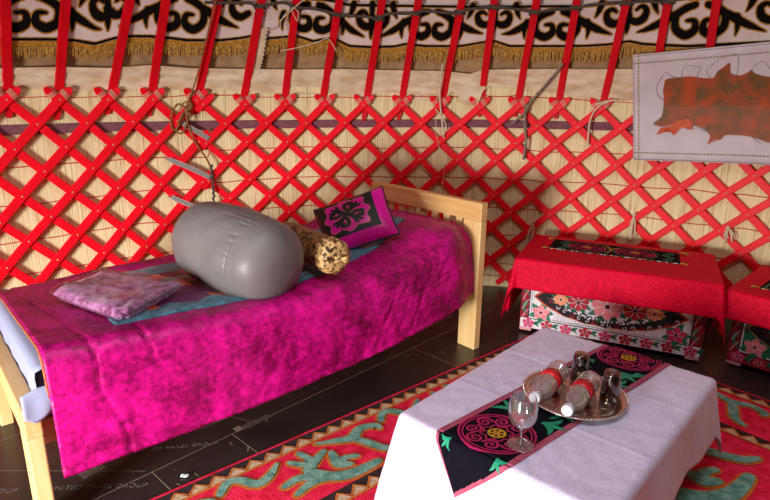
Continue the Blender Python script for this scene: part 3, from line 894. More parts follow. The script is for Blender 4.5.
# ------------------------------------------------------------------ hide picture
def make_hide():
    tl, tr, bl, br = HIDE_C
    root = empty('hide_picture', wp(.56, .96, -.045), 'white canvas hanging with a brown painted animal hide, on the lattice at right', 'picture')
    def hoff(th, z): return -.052 - .008 * noise.noise(V((th * 6, z * 3, 7)))
    def q(u, v):
        a = tl[0] * (1 - u) + tr[0] * u, tl[1] * (1 - u) + tr[1] * u
        b_ = bl[0] * (1 - u) + br[0] * u, bl[1] * (1 - u) + br[1] * u
        return a[0] * (1 - v) + b_[0] * v, a[1] * (1 - v) + b_[1] * v
    def fq(u, v, h):
        th, z = q(u, v); return wp(th, z, hoff(th, z) - h)
    def ft(th, z, h): return wp(th, z, hoff(th, z) - h)
    UM = 1.36
    b = MB(); N = 48
    b.grid([[fq(UM * i / N, j / 20, 0) for j in range(21)] for i in range(N + 1)], HIDEBOARD)
    o = part('canvas', b, root, world=True)
    sm = o.modifiers.new('thick', 'SOLIDIFY'); sm.thickness = .005; sm.offset = 1
    def fillcut(b, pts, h, m):
        bm = bmesh.new()
        f_ = bm.faces.new([bm.verts.new((x, y, 0)) for x, y in pts])
        bmesh.ops.triangulate(bm, faces=[f_])
        for ax, lo, hi, st in ((0, .42, .74, .03), (1, 1.0, 1.6, .06)):
            x = lo
            while x < hi:
                co = V((x, 0, 0)) if ax == 0 else V((0, x, 0)); no = V((1, 0, 0)) if ax == 0 else V((0, 1, 0))
                bmesh.ops.bisect_plane(bm, geom=bm.verts[:] + bm.edges[:] + bm.faces[:], plane_co=co, plane_no=no)
                x += st
        bm.verts.index_update()
        b.add([ft(v.co.x, v.co.y, h) for v in bm.verts], [[v.index for v in f.verts] for f in bm.faces], m)
        bm.free()
    b = MB(); fillcut(b, spline2(HIDE, 0, 3)[0], .009, HIDEMAT); hd = part('hide', b, root, world=True, smooth=False)
    b = MB(); fillcut(b, spline2(HIDE_O, 0, 3)[0], .0115, HIDEORANGE); part('orange_patch', b, hd, world=True)
    b = MB()
    for T in (HT0, HT1, HT2, HT3, HT4):
        b.tube([ft(t, z, .0125 if .45 < t < .69 and 1.1 < z < 1.46 else .004) for t, z in spline2(T, 0, 4)[0]], .0013, STITCHGREY, n=4)
    part('outline_thread', b, hd, world=True)
    b = MB()
    def dashes(u0, v0, u1, v1, n, m, w):
        for i in range(n):
            a = (i + .2) / n; c = (i + .8) / n
            p = (u0 + (u1 - u0) * a, v0 + (v1 - v0) * a); r = (u0 + (u1 - u0) * c, v0 + (v1 - v0) * c)
            b.tube([fq(p[0], p[1], .001), fq((p[0] + r[0]) / 2, (p[1] + r[1]) / 2, .0025), fq(r[0], r[1], .001)], w, m, n=4)
    dashes(.0, .075, UM, .075, 56, STITCH, .0036); dashes(.0, .925, UM, .925, 56, STITCH, .0036)
    dashes(.045, 0, .045, 1, 32, STITCH, .0036); dashes(UM - .045, 0, UM - .045, 1, 32, STITCH, .0036)
    for s_ in ((.008, .012, UM - .008, .012, 120), (.008, .988, UM - .008, .988, 120), (.008, .012, .008, .988, 60), (UM - .008, .012, UM - .008, .988, 60)):
        dashes(*s_, STITCHGREY, .0018)
    part('border_stitching', b, o, world=True)
make_hide()

# ------------------------------------------------------------------ bed (own frame: x along the bed towards the head, y towards the wall)
GX, GY, BYAW, BL, BW = -1.0297, 1.5166, .7187, 2.0175, .8769
def bedpt(e, w, z):
    c, s = math.cos(BYAW), math.sin(BYAW)
    return V((GX + e * c - w * s, GY + e * s + w * c, z))

def make_bed():
    r = empty('bed_frame', (GX, GY, 0), 'pine single bed frame with slatted headboard by the lattice wall', 'bed', rz=BYAW)
    T = .048
    def board(name, x0, x1, y0, y1, z0, z1, m, parent=r):
        b = MB(); b.bbox(x0, x1, y0, y1, z0, z1, m, .005)
        return part(name, b, parent, smooth=False)
    # head end
    HX = BL
    board('post', HX, HX + T, 0, .12, 0, .715, PINE_Z); board('post', HX, HX + T, BW - .12, BW, 0, .715, PINE_Z)
    board('headboard_rail', HX - .001, HX + T + .001, 0, BW, .715, .811, PINE_Y)
    board('lower_rail', HX + .006, HX + T - .006, .12, BW - .12, .40, .50, PINE_Y)
    n = 7
    for k in range(n):
        y = .12 + (BW - .24) * (k + .5) / n
        board('headboard_slat', HX + .014, HX + .034, y - .022, y + .022, .49, .72, PINE_Z)
    # foot end
    board('post', -T, 0, 0, .105, 0, .333, PINE_Z); board('post', -T, 0, BW - .105, BW, 0, .333, PINE_Z)
    board('footboard_rail', -T - .001, .001, 0, BW, .333, .433, PINE_Y)
    for z in (.10, .145):
        b = MB()
        for y in (.03,):
            b.lathe([(0, -T - .0015), (.008, -T - .0015), (.008, -T + .004)], KNOT, n=12, M=Matrix.Translation(V((0, .05, .36 + z * .5))) @ Matrix.Rotation(PI / 2, 4, 'Y'))
        part('dowel', b, r)
    board('side_rail', 0, BL, .03, .055, .285, .37, PINE_X); board('side_rail', 0, BL, BW - .055, BW - .03, .285, .37, PINE_X)
    for k in range(9):
        x = .12 + (BL - .24) * k / 8
        board('bed_slat', x - .045, x + .045, .055, BW - .055, .345, .365, PINE_Y)
    return r
make_bed()

def topz(e, w):
    z = .592 - .035 * math.sin(PI * min(max(e / BL, 0), 1)) ** 1.5 + .02 * sstep(1.2, 1.9, e)
    # pillow under the cover at the head
    z += .068 * sstep(1.52, 1.78, e) * (1 - .25 * sstep(1.9, 2.0, e)) * sstep(-.06, .12, w) * (1 - .4 * sstep(.6, .86, w))
    z += .02 * sstep(BW - .12, BW, w) * sstep(.1, .5, e)
    z -= .055 * (1 - sstep(.1, 1.3, e)) * min(max(w / BW, 0), 1)
    z += .006 * noise.noise(V((e * 4, w * 4, 1)))
    return z
def frontw(e):
    return .005 - .058 * math.sin(PI * min(max(e / BL, 0), 1)) + .055 * sstep(1.78, 2.0, e)

def mattress():
    b = MB()
    b.bbox(.004, BL - .012, .03, BW - .03, .367, .535, SHEET, .03)
    o = single('mattress', b, (GX, GY, .36), 'mattress in a bluish white sheet showing at the foot end of the bed', 'mattress', rz=BYAW, world=False)
    for v in o.data.vertices: v.co.z -= .36
    s = MB()
    # sheet hem falling over the foot rail with a pointed corner
    rows = []
    for i in range(25):
        w = .004 + (BW - .02) * i / 24
        row = []
        zl = .468 + .012 * math.sin(w * 9) - .01 * math.cos(w * 23)
        zl = .440 + .004 * math.sin(w * 30)
        if w < -.004: zl = .395
        for j in range(9):
            v = j / 8
            if v < .4:
                row.append(((.06 if w > -.004 else .014) - (.062 if w > -.004 else .016) * v / .4, w, .556 - .016 * (v / .4) ** 2 - .36 - (.04 if w < -.004 else 0)))
            else:
                t = (v - .4) / .6
                x = -.002 - (.022 * t if w < -.004 else 0) + .002 * math.sin(w * 40) * t + .003 * t
                row.append((x, w - .012 * t * (w < .1), .54 + (zl - .54) * t - .36))
        rows.append(row)
    s.grid(rows, SHEET)
    c = MB()
    rows = []
    for i in range(9):
        e = -.046 + .085 * i / 8
        low = .385 + .9 * abs(e + .012) ** 1.05
        rows.append([(e, -.010 - .008 * math.sin(j / 8 * PI) - .004 * math.sin(e * 90) * j / 8, .50 + (low - .50) * j / 8 - .36 - .35 * max(-e, 0) * (1 - j / 8)) for j in range(9)])
    c.grid(rows, SHEET)
    q2 = part('sheet_corner', c, o)
    sm = q2.modifiers.new('thick', 'SOLIDIFY'); sm.thickness = .003
    q = part('sheet_hem', s, o)
    sm = q.modifiers.new('thick', 'SOLIDIFY'); sm.thickness = .003
mattress()

HEM = [(0, .19), (.3, .205), (.67, .22), (1.32, .258), (1.79, .305), (1.9, .315), (2.02, .34)]
def spread_point(e, v):
    """v 0 at the wall side .. 1 at the front hem"""
    w0 = frontw(e)
    zt_f = topz(e, w0 + .09)
    rad = .055 + .07 * sstep(1.75, 2.0, e)
    zh = interp(e, HEM)
    a = .48                      # share of v on the top
    if v < a:
        t = v / a
        w = BW - .01 + (w0 + rad - BW + .01) * t
        return V((e, w, topz(e, w))), V((0, 0, 1))
    if v < a + .12:
        t = (v - a) / .12
        ph = t * PI / 2
        return V((e, w0 + rad - rad * math.sin(ph), topz(e, w0 + rad) - rad * (1 - math.cos(ph)))), V((0, -math.sin(ph), math.cos(ph)))
    t = (v - a - .12) / (1 - a - .12)
    z1 = topz(e, w0 + rad) - rad
    return V((e, w0 - .022 * math.sin(PI * t * .55), z1 + (zh - z1) * t)), V((0, -1, .05))

def bedspread():
    b = MB()
    NU, NV = 190, 96
    P = []
    for i in range(NU + 1):
        e = .028 + (BL - .036) * i / NU
        row = []
        for j in range(NV + 1):
            v = j / NV
            p, n = spread_point(e, v)
            fr = sstep(.5, .68, v)
            d = .007 * fr * noise.noise(V((e * 11, v * 3.2, 0))) + .004 * noise.noise(V((e * 22 + v * 6, v * 14, 3)))
            # diagonal folds near the head
            k = sstep(1.25, 1.6, e) * (1 - .6 * sstep(1.95, 2.0, e)) * sstep(.42, .62, v)
            d += .006 * k * (abs(noise.noise(V((e * 6.5 - v * 4.5, v * 1.3, 9)))) * 2 - .5)
            # deep fold lines
            for e0, sl, wd, dp in ((.125, .16, .006, .007), (.30, .12, .006, .007), (1.50, -.42, .012, .006), (1.64, -.22, .008, .005), (1.70, -.38, .014, .008), (1.86, -.10, .010, .005)):
                x = e - (e0 + sl * (v - .35) + .022 * noise.noise(V((v * 5, e0 * 9, 2))))
                msk = 1 if e0 < .2 else (sstep(.42, .55, v) * (.35 + .9 * abs(noise.noise(V((v * 4, e0 * 13, 6))))) * (1 - .8 * sstep(.85, 1, v)) if e0 > 1 else sstep(.25, .4, v) * (1 - sstep(.6, .7, v)))
                d -= dp * math.exp(-(x / wd) ** 2) * msk
                d += dp * .6 * math.exp(-((x - wd * 2) / (wd * 1.6)) ** 2) * msk * .3
            # quilting seams along the bed
            for v0 in (.42, .70, .86):
                d -= .0035 * math.exp(-((v - v0) / .005) ** 2)
            if v > .97: d += .004
            row.append(p + n * (d + .012))
        P.append(row)
    b.grid(P, VELVET)
    o = single('bedspread', b, (GX, GY, 0), 'magenta crushed velvet bedspread draped over the bed and down its front', 'bedspread', rz=BYAW, world=False)
    sm = o.modifiers.new('thick', 'SOLIDIFY'); sm.thickness = .007; sm.offset = -1
    e = MB()
    pts = []
    for j in range(0, 49):
        p, n = spread_point(.028, j / 70)
        pts.append(p + n * .013 + V((-.002, 0, 0)))
    e.tube(pts, .0045, EDGING, n=6)
    part('orange_edging', e, o)
bedspread()

def throw():
    FW = [(.28, .085), (.5, .085), (.75, .075), (1.0, .12), (1.25, .19), (1.5, .25), (1.65, .29), (1.85, .36)]
    b = MB()
    NU, NV = 170, 60
    P = []
    for i in range(NU + 1):
        e = .26 + 1.56 * i / NU
        row = []
        for j in range(NV + 1):
            w = interp(e, FW) + (BW - .10 - interp(e, FW)) * j / NV
            d = .026 + .004 * noise.noise(V((e * 12, w * 12, 5)))
            if j in (0, NV): d -= .006
            row.append((e, w, topz(e, w) + d))
        P.append(row)
    def pick(i, j):
        e = .26 + 1.56 * i / NU
        f = .63 * j / NV
        tri = abs(((e / .16) % 1) - .5) * 2
        if f < .055 + .05 * tri: return TEAL
        if f < .09 + .05 * tri: return ORANGE if (e / .16) % 2 < .7 else PLUM
        if f < .36: return PLUM if f < .30 - .05 * tri else (ORANGE if (e / .16) % 2 > 1.2 else PLUM)
        if f < .42: return TEAL
        if f < .50: return PLUM if tri > .4 else ORANGE
        return TEAL
    b.grid(P, TEAL, mfun=pick)
    o = single('patchwork_throw', b, (GX, GY, 0), 'teal, plum and orange patchwork throw lying on the magenta bedspread', 'throw', rz=BYAW, world=False)
    sm = o.modifiers.new('thick', 'SOLIDIFY'); sm.thickness = .006; sm.offset = -1
throw()

# ------------------------------------------------------------------ folded velvet in its clear bag
def folded():
    C = [(.160, .485), (.375, .63), (.565, .275), (.278, .075)]    # left, back, right, front in the bed frame
    base = .590
    r = empty('folded_velvet', (GX, GY, 0), 'folded mauve velvet cloth in a clear plastic bag on the foot of the bed', 'folded cloth', rz=BYAW)
    def q(u, v):
        a = [C[0][k] * (1 - u) + C[3][k] * u for k in (0, 1)]; b_ = [C[1][k] * (1 - u) + C[2][k] * u for k in (0, 1)]
        return a[0] * (1 - v) + b_[0] * v, a[1] * (1 - v) + b_[1] * v
    def slab(b, u0, u1, v0, v1, z0, th, m, seed, puff=.012):
        N = 30
        for side in (1, -1):
            P = []
            for i in range(N + 1):
                row = []
                for j in range(N + 1):
                    s = 1 - (1 - 2 * i / N) ** 8; t = 1 - (1 - 2 * j / N) ** 8
                    k = math.sqrt(max(s * t, 0))
                    x, y = q(u0 + (u1 - u0) * i / N, v0 + (v1 - v0) * j / N)
                    z = z0 + th / 2 + side * (th / 2 * k)
                    if side > 0: z += puff * k * noise.noise(V((x * 8, y * 8, seed))) + .004 * k * noise.noise(V((x * 30, y * 30, seed)))
                    row.append((x, y, z))
                P.append(row)
            b.grid(P, m)
    b = MB()
    slab(b, 0, .965, 0, 1.0, base, .050, MAUVE, 1, .010)
    part('cloth', b, r)
    b = MB()
    slab(b, .84, 1.0, .06, .99, base + .026, .022, MAUVE, 3, .008)
    slab(b, .86, .985, .10, .95, base + .004, .020, MAUVE, 4, .004)
    part('folded_edge', b, r)
    b = MB()
    slab(b, -.03, 1.03, -.03, 1.04, base - .004, .072, PLASTIC, 2, .015)
    part('plastic_bag', b, r)
folded()

# ------------------------------------------------------------------ grey stuff sack
def duffel():
    yaw = -.62
    c = V((-.612, 2.268, .712))
    r = empty('stuff_sack', (c.x, c.y, c.z - .142), 'big round grey nylon stuff sack lying on the throw in the middle of the bed', 'stuff sack', rot=(0, .10, yaw))
    prof_ = [(-.262, .0), (-.262, .06), (-.260, .115), (-.248, .150), (-.215, .172), (-.15, .184), (-.08, .187), (0, .190), (.07, .189), (.115, .184),
             (.145, .178), (.18, .172), (.215, .158), (.243, .132), (.262, .095), (.271, .05), (.273, 0)]
    pr = spline2(prof_, 0, 9)[0]
    N = 240
    P = []
    for x, rad in pr:
        row = []
        for q in range(N):
            ph = 2 * PI * q / N
            rr = max(rad * .95, .00002)
            nz = noise.noise(V((x * 5, math.cos(ph) * 1.2, math.sin(ph) * 1.2)))
            rr *= 1 + .035 * nz
            puck = math.exp(-((x - .112) / .026) ** 2)
            wr = math.sin(ph * 31 + 5 * noise.noise(V((math.cos(ph) * 3, math.sin(ph) * 3, x * 6))))
            env = .25 + .75 * abs(noise.noise(V((math.cos(ph) * 4, math.sin(ph) * 4, 7)))) * 2
            rr -= .0055 * puck * env * max(wr, 0) ** 2
            rr -= .0035 * math.exp(-((x - .118) / .005) ** 2)
            rr += .0035 * sstep(.118, .13, x) * min(rad / .08, 1)
            # soft diagonal folds in the side
            rr += .0035 * noise.noise(V((x * 14 + ph * 1.5, ph * 2.2, 11))) * (1 - sstep(.1, .12, x)) * min(rad / .08, 1)
            # long creases running from the seam over the top
            kk = math.exp(-((x - .06) / .09) ** 2) * max(math.sin(ph), 0) ** 2
            rr -= .004 * kk * abs(noise.noise(V((x * 7 + ph * 2, ph * 6, 5))))
            y = rr * math.cos(ph); z = rr * math.sin(ph)
            zf = -.134
            if z < zf: z = zf + (z - zf) * .18
            row.append((x, y, z + .142))
        P.append(row)
    b = MB(); b.grid([list(col) for col in zip(*P)], NYLON, closed_u=True)
    part('body', b, r)
    s = MB()
    ring = []
    for q in range(N + 1):
        ph = 2 * PI * q / N
        nz = noise.noise(V((.118 * 5, math.cos(ph) * 1.2, math.sin(ph) * 1.2)))
        rr = .184 * (1 + .035 * nz) - .005 + .0045 * math.sin(ph * 26 + 4 * noise.noise(V((math.cos(ph) * 3, math.sin(ph) * 3, 0))))
        z = rr * math.sin(ph)
        if z < -.148: z = -.148 + (z + .148) * .18
        ring.append((.118, rr * math.cos(ph), z + .142))
    s.tube(ring, .0022, NYLON, n=5, cap=False)
duffel()

# ------------------------------------------------------------------ brocade bolster
def bolster():
    a = bedpt(1.155, .50, .682); c = bedpt(1.135, .03, .679)
    d = (c - a).normalized()
    M = Matrix.Translation(a) @ d.to_track_quat('Z', 'Y').to_matrix().to_4x4()
    L = (c - a).length
    r = empty('bolster', a - V((0, 0, .076)), 'small brown and gold brocade bolster with a gathered end, beside the grey sack', 'bolster')
    pr = [(0, 0), (.045, .002), (.066, .02), (.074, .06), (.076, L * .5), (.075, L - .11), (.073, L - .08)]
    N = 48
    def lath(pr, m, pleat):
        rows = []
        for rad, z in spline2(pr, 0, 3)[0]:
            rows.append([M @ V(((rad * (1 + pleat * math.sin(q * 2 * PI / N * 11))) * math.cos(2 * PI * q / N), (rad * (1 + pleat * math.sin(q * 2 * PI / N * 11))) * math.sin(2 * PI * q / N), z)) for q in range(N)])
        b = MB(); b.grid([list(c_) for c_ in zip(*rows)], m, closed_u=True)
        return b
    part('body', lath(pr, BROCADE, .0), r, world=True)
    part('gathered_end', lath([(.073, L - .08), (.075, L - .075), (.075, L - .03), (.066, L - .008), (.045, L + .004), (.02, L + .004), (.012, L + .018)], BROCADE_L, .05), r, world=True)
    b = MB()
    tip = M @ V((0, 0, L + .012))
    b.blob(tip, (.016, .016, .014), BROCADE_L, n=5)
    for k in range(4):
        b.tube(smooth3([tip, tip + V((.012 + .006 * k, -.012, .004 * k)), tip + V((.03 + .004 * k, -.02 + .012 * k, -.01 + .004 * k))], 4), .004, BROCADE_L, n=5)
    part('tie', b, r, world=True)
bolster()

# ------------------------------------------------------------------ magenta cushion
def cushion():
    R_ = Matrix(((.9387, -.3165, -.1368), (.0914, .6108, -.7865), (.3325, .7257, .6023)))
    c = V((-.148, 2.80, .717))
    A_, B_ = .372, .28
    M = Matrix.Translation(c) @ R_.to_4x4()
    r = empty('cushion', c - V((0, 0, .07)), 'magenta satin cushion with black scroll panel leaning at the bed head', 'cushion')
    def puff(x, y):
        a = max(1 - abs(2 * x / A_) ** 2.6, 0); d = max(1 - abs(2 * y / B_) ** 2.6, 0)
        return .058 * (a * d) ** .55 + .003
    def f(x, y, h): 
        s = 1 - .06 * (1 - abs(2 * y / B_) ** 2) if True else 1
        xx = x * (1 - .05 * (1 - (2 * y / B_) ** 2) * abs(2 * x / A_)); yy = y * (1 - .05 * (1 - (2 * x / A_) ** 2) * abs(2 * y / B_))
        return M @ V((xx, yy, puff(x, y) + h))
    N = 36
    b = MB()
    P = [[f(-A_ / 2 + A_ * i / N, -B_ / 2 + B_ * j / N, 0) for j in range(N + 1)] for i in range(N + 1)]
    b.grid(P, PINKSATIN)
    def fb(x, y):
        p = f(x, y, 0); q = M.inverted() @ p; q.z = -q.z * .9
        return M @ q
    b.grid([[fb(-A_ / 2 + A_ * i / N, -B_ / 2 + B_ * j / N) for j in range(N + 1)] for i in range(N + 1)], PINKSATIN)
    cover = part('cover', b, r, world=True)
    p = MB()
    x0, x1, y0, y1 = -.180, .122, -.080, .136
    n = 24
    p.grid([[f(x0 + (x1 - x0) * i / n, y0 + (y1 - y0) * j / n, .002) for j in range(n + 1)] for i in range(n + 1)], BLACKSATIN)
    panel = part('black_panel', p, r, world=True)
    s = MB()
    cx, cy = (x0 + x1) / 2, (y0 + y1) / 2
    f0 = f
    f = lambda x, y, h: f0(cx + (x - cx) * 1.08, cy + (y - cy) * .84, h)
    # scalloped magenta ground
    ring = []
    for k in range(48):
        a = 2 * PI * k / 48
        rad = .092 + .014 * abs(math.cos(2 * a)) ** .6 + .010 * math.cos(8 * a)
        sq = 1 / max(abs(math.cos(a)), abs(math.sin(a)))
        rad *= sq ** .75
        ring.append((cx + rad * math.cos(a), cy + rad * math.sin(a)))
    for k in range(48):
        pa, pb = ring[k], ring[(k + 1) % 48]
        for q in range(5):
            t0, t1 = q / 5, (q + 1) / 5
            pts = [(cx + (pa[0] - cx) * t, cy + (pa[1] - cy) * t) for t in (t0, t1)] + [(cx + (pb[0] - cx) * t, cy + (pb[1] - cy) * t) for t in (t1, t0)]
            o = len(s.v); s.v += [f(x, y, .0035) for x, y in pts]; s.f.append([o, o + 1, o + 2, o + 3]); s.m.append(s.mi(PINKSATIN))
    s.stroke(ring + [ring[0]], .003, f, .004, GOLD, seg=2)
    for k in range(4):
        a = PI / 4 + k * PI / 2
        ca, sa = math.cos(a), math.sin(a)
        def T(pts): return [(cx + x * ca - y * sa, cy + x * sa + y * ca) for x, y in pts]
        for extra, h, m in ((.004, .0045, GOLD), (0, .0055, BLACKSATIN)):
            s.stroke(T([(.0, .0), (.03, .0), (.06, .0), (.095, .0)]), [.022 + extra, .020 + extra, .034 + extra, .003], f, h, m)
            s.stroke(T([(.05, .0), (.07, .02), (.09, .026)]), [.018 + extra, .018 + extra, .003], f, h, m)
            s.stroke(T([(.05, .0), (.07, -.02), (.09, -.026)]), [.018 + extra, .018 + extra, .003], f, h, m)
            s.stroke(T([(.02, .0), (.03, .03), (.055, .048), (.07, .036), (.062, .024), (.05, .03)]), [.015 + extra, .018 + extra, .018 + extra, .017 + extra, .013 + extra, .006], f, h, m)
    part('scroll_applique', s, panel, world=True)
    b = MB()
    e_ = []
    for i in range(N + 1): e_.append(P[i][0])
    for j in range(N + 1): e_.append(P[N][j])
    for i in range(N, -1, -1): e_.append(P[i][N])
    for j in range(N, -1, -1): e_.append(P[0][j])
    b.tube([e_[k] for k in range(0, len(e_), 2)], .005, BLACKSATIN, n=6)
    part('black_piping', b, cover, world=True)
cushion()

# ------------------------------------------------------------------ felt rug
RA = .709
RDX, RDY = math.cos(RA), math.sin(RA)
def rugf(d, n, h):
    n -= 1.732
    return V((RDX * d + RDY * n, RDY * d - RDX * n, .012 + h))
def make_rug():
    D0, D1, N0, N1 = -.35, 2.86, -.02, 2.35
    r = empty('felt_rug', rugf((D0 + D1) / 2, 1.1, -.012), 'red felt rug with teal scrolls and a cream zigzag border under the low table', 'rug')
    b = MB()
    b.bbox(0, 1, 0, 1, 0, 1, FELTRED, .004)
    for k, p in enumerate(b.v):
        d = D0 + (D1 - D0) * p.x; n = N0 + (N1 - N0) * p.y
        b.v[k] = rugf(d, n, -.0115 + .0115 * p.z)
    part('felt_base', b, r, world=True, smooth=False)
    sides = {'left': (lambda s, t: (s, t), D0, D1), 'far': (lambda s, t: (D1 - .02 - t, s), N0, N1),
             'right': (lambda s, t: (s, N1 - .02 - t), D0, D1), 'near': (lambda s, t: (D0 + .02 + t, s), N0, N1)}
    z = MB(); mo = MB()
    M_ = [([(.893, .087), (.836, .131), (.781, .141), (.743, .084), (.702, .071), (.657, .111)], [.014, .034, .04, .036, .034, .026]),
          ([(.989, .085), (.996, .12), (1.002, .153)], [.022, .03, .034]), ([(.932, .113), (.96, .15), (.993, .177)], [.022, .03, .034]),
          ([(1.071, .135), (.996, .171), (.963, .202), (1.001, .268), (1.058, .304), (1.121, .314), (1.197, .314)], [.024, .04, .046, .05, .05, .044, .030]),
          ([(.849, .217), (.905, .21), (.954, .236), (.985, .27)], [.026, .034, .04, .04]),
          ([(.86, .28), (.92, .262), (.97, .262)], [.02, .034, .04]),
          ([(1.087, .161), (1.07, .232), (1.10, .262)], [.024, .05, .03]), ([(1.151, .238), (1.11, .222), (1.075, .23)], [.022, .03, .03]),
          ([(1.073, .078), (1.14, .109), (1.207, .134), (1.271, .103), (1.335, .126), (1.337, .150)], [.012, .03, .046, .036, .034, .022]),
          ([(1.208, .140), (1.235, .2), (1.265, .269), (1.31, .30)], [.03, .04, .036, .02])]
    def motif(fmap, s0, sc, t0, hh, flip=1):
        for extra, h, m in ((.021, hh, FELTORANGE), (0, hh + .0032, FELTTEAL)):
            for q_, (P, W) in enumerate(M_):
                pts = [(s0 + flip * (x - .65) * sc, t0 + (y - .06) * sc) for x, y in P]
                mo.stroke(pts, [w * sc + extra for w in W], lambda s, t, q: rugf(*fmap(s, t), q), h + .0002 * q_, m)
    for nm, (fm, s0, s1) in sides.items():
        lo_, hi_ = (s0 + .42, s1 - .44) if nm in ('left', 'right') else (s0, s1)
        for t0, a, c in ((0, s0, s1), (.355, s0 + .36, s1 - .36)):
            e0, e1 = (a + .0, c - .0)
            hz = .0004 if nm in ('left', 'right') else .0009
            f = lambda s, t, q: rugf(*fm(s, t), q)
            n = 40
            z.grid([[f(e0 + (e1 - e0) * i / n, t0 - .008, hz), f(e0 + (e1 - e0) * i / n, t0 + .056, hz)] for i in range(n + 1)], FELTDARK)
            k = int((e1 - e0) / .070); zz = []
            for i in range(k):
                x = e0 + (e1 - e0) * i / k; p = (e1 - e0) / k
                o = len(z.v)
                z.v += [f(x, t0 + .056, hz + .001), f(x + p, t0 + .056, hz + .001), f(x + p / 2, t0 + .006, hz + .001)]
                z.f.append([o, o + 1, o + 2]); z.m.append(z.mi(FELTCREAM))
                zz += [(x, t0 + .046), (x + p / 2, t0 + .008)]
            zz.append((e1, t0 + .046))
            z.stroke(zz, .010, f, hz + .002, FELTORANGE, seg=1)
            z.stroke([(e0, t0 + .058), ((e0 + e1) / 2, t0 + .058), (e1, t0 + .058)], .011, f, hz + .003, FELTORANGE, seg=1)
            if t0 == 0:
                z.stroke([(e0, -.012), (e1, -.012)], .0015, f, hz + .002, FELTRED, seg=1)
        s = (.65 - .72 * 1) if nm in ('left', 'right') else .45
        while s < s1 - .5:
            if nm == 'left' or s > s0 + .1:
                motif(fm, s, 1.0, .062, .001 if nm in ('left', 'right') else .0012)
            s += .72
    part('zigzag_border', z, r, world=True, smooth=False)
    # field
    for s in range(2):
        for t in range(3):
            fm = lambda a, b_: (a, b_)
            motif(fm, .45 + .95 * s + .1 * (t % 2), 1.25, .47 + .46 * t, .002)
    part('scroll_inlay', mo, r, world=True, smooth=False)
make_rug()

# ------------------------------------------------------------------ draped cloths
def drape(L, D, zt, o_l, o_r, o_f, o_b, flare=.10, corner=.30, wave=.012, waves=9, seed=0, rad=.016, floor=.006):
    """returns g(a, b) -> point and outward normal of a cloth laid over a box top (a along L, b along D)"""
    def g(a, b):
        px = min(max(a, 0), L); py = min(max(b, 0), D)
        ox, oy = a - px, b - py
        rho = math.hypot(ox, oy)
        ztop = zt + .002 * noise.noise(V((a * 6, b * 6, seed)))
        if rho < 1e-9: return V((px, py, ztop)), V((0, 0, 1))
        dx, dy = ox / rho, oy / rho
        if rho < rad * PI / 2:
            ph = rho / rad
            return V((px + dx * rad * math.sin(ph), py + dy * rad * math.sin(ph), zt - rad * (1 - math.cos(ph)))), V((dx * math.sin(ph), dy * math.sin(ph), math.cos(ph)))
        q = rho - rad * PI / 2
        s2 = abs(2 * dx * dy)
        fl = flare + corner * s2
        per = (a if abs(oy) > abs(ox) else b)
        out = rad + q * fl + wave * min(q / .15, 1) * (noise.noise(V((per * waves, seed, 3))) + .4 * math.sin(per * waves * 2.1 + seed)) * (1 - s2)
        z = zt - rad - q * math.sqrt(max(1 - fl * fl, .1))
        if z < floor:
            out += (floor - z) * .8; z = floor + .002 * math.sin(per * 40)
        return V((px + dx * out, py + dy * out, z)), V((dx, dy, .05))
    return g

def axis(lo, L, hi, n_out, n_in):
    xs = [-lo + lo * i / n_out for i in range(n_out)] + [L * i / n_in for i in range(n_in)] + [L + hi * i / n_out for i in range(n_out + 1)]
    return xs

# ------------------------------------------------------------------ chests
def spiral(cx, cy, r, turns, a0, sgn=1, n=18):
    return [(cx + r * (1 - .85 * k / n) * math.cos(a0 + sgn * turns * 2 * PI * k / n), cy + r * (1 - .85 * k / n) * math.sin(a0 + sgn * turns * 2 * PI * k / n)) for k in range(n + 1)]

def ell(cx, cy, rx, ry, rot=0, n=14):
    return [(cx + rx * math.cos(2 * PI * k / n) * math.cos(rot) - ry * math.sin(2 * PI * k / n) * math.sin(rot), cy + rx * math.cos(2 * PI * k / n) * math.sin(rot) + ry * math.sin(2 * PI * k / n) * math.cos(rot)) for k in range(n)]

def flower(b, f, cx, cy, r, m, h, petals=6, edge=EWHITE, sq=.8):
    for k in range(petals):
        a = 2 * PI * k / petals + .3
        px, py = cx + r * .55 * math.cos(a), cy + r * .55 * sq * math.sin(a)
        b.fill(ell(px, py, r * .56, r * .5 * sq, a), f, h + .0002 * k, m)
    for k in range(petals):
        a = 2 * PI * (k + .5) / petals + .3
        b.stroke([(cx + r * .2 * math.cos(a), cy + r * .2 * sq * math.sin(a)), (cx + r * .85 * math.cos(a), cy + r * .85 * sq * math.sin(a))], r * .06, f, h + .0022, edge, seg=1)
    b.fill(ell(cx, cy, r * .16, r * .16), f, h + .0026, EBLACK)

def leaf(b, f, cx, cy, ln, wd, a, h, m=EGREEN):
    c, s = math.cos(a), math.sin(a)
    b.stroke([(cx, cy), (cx + ln * .5 * c - wd * .1 * s, cy + ln * .5 * s + wd * .1 * c), (cx + ln * c, cy + ln * s)], [wd * .4, wd, .001], f, h, m, seg=4)

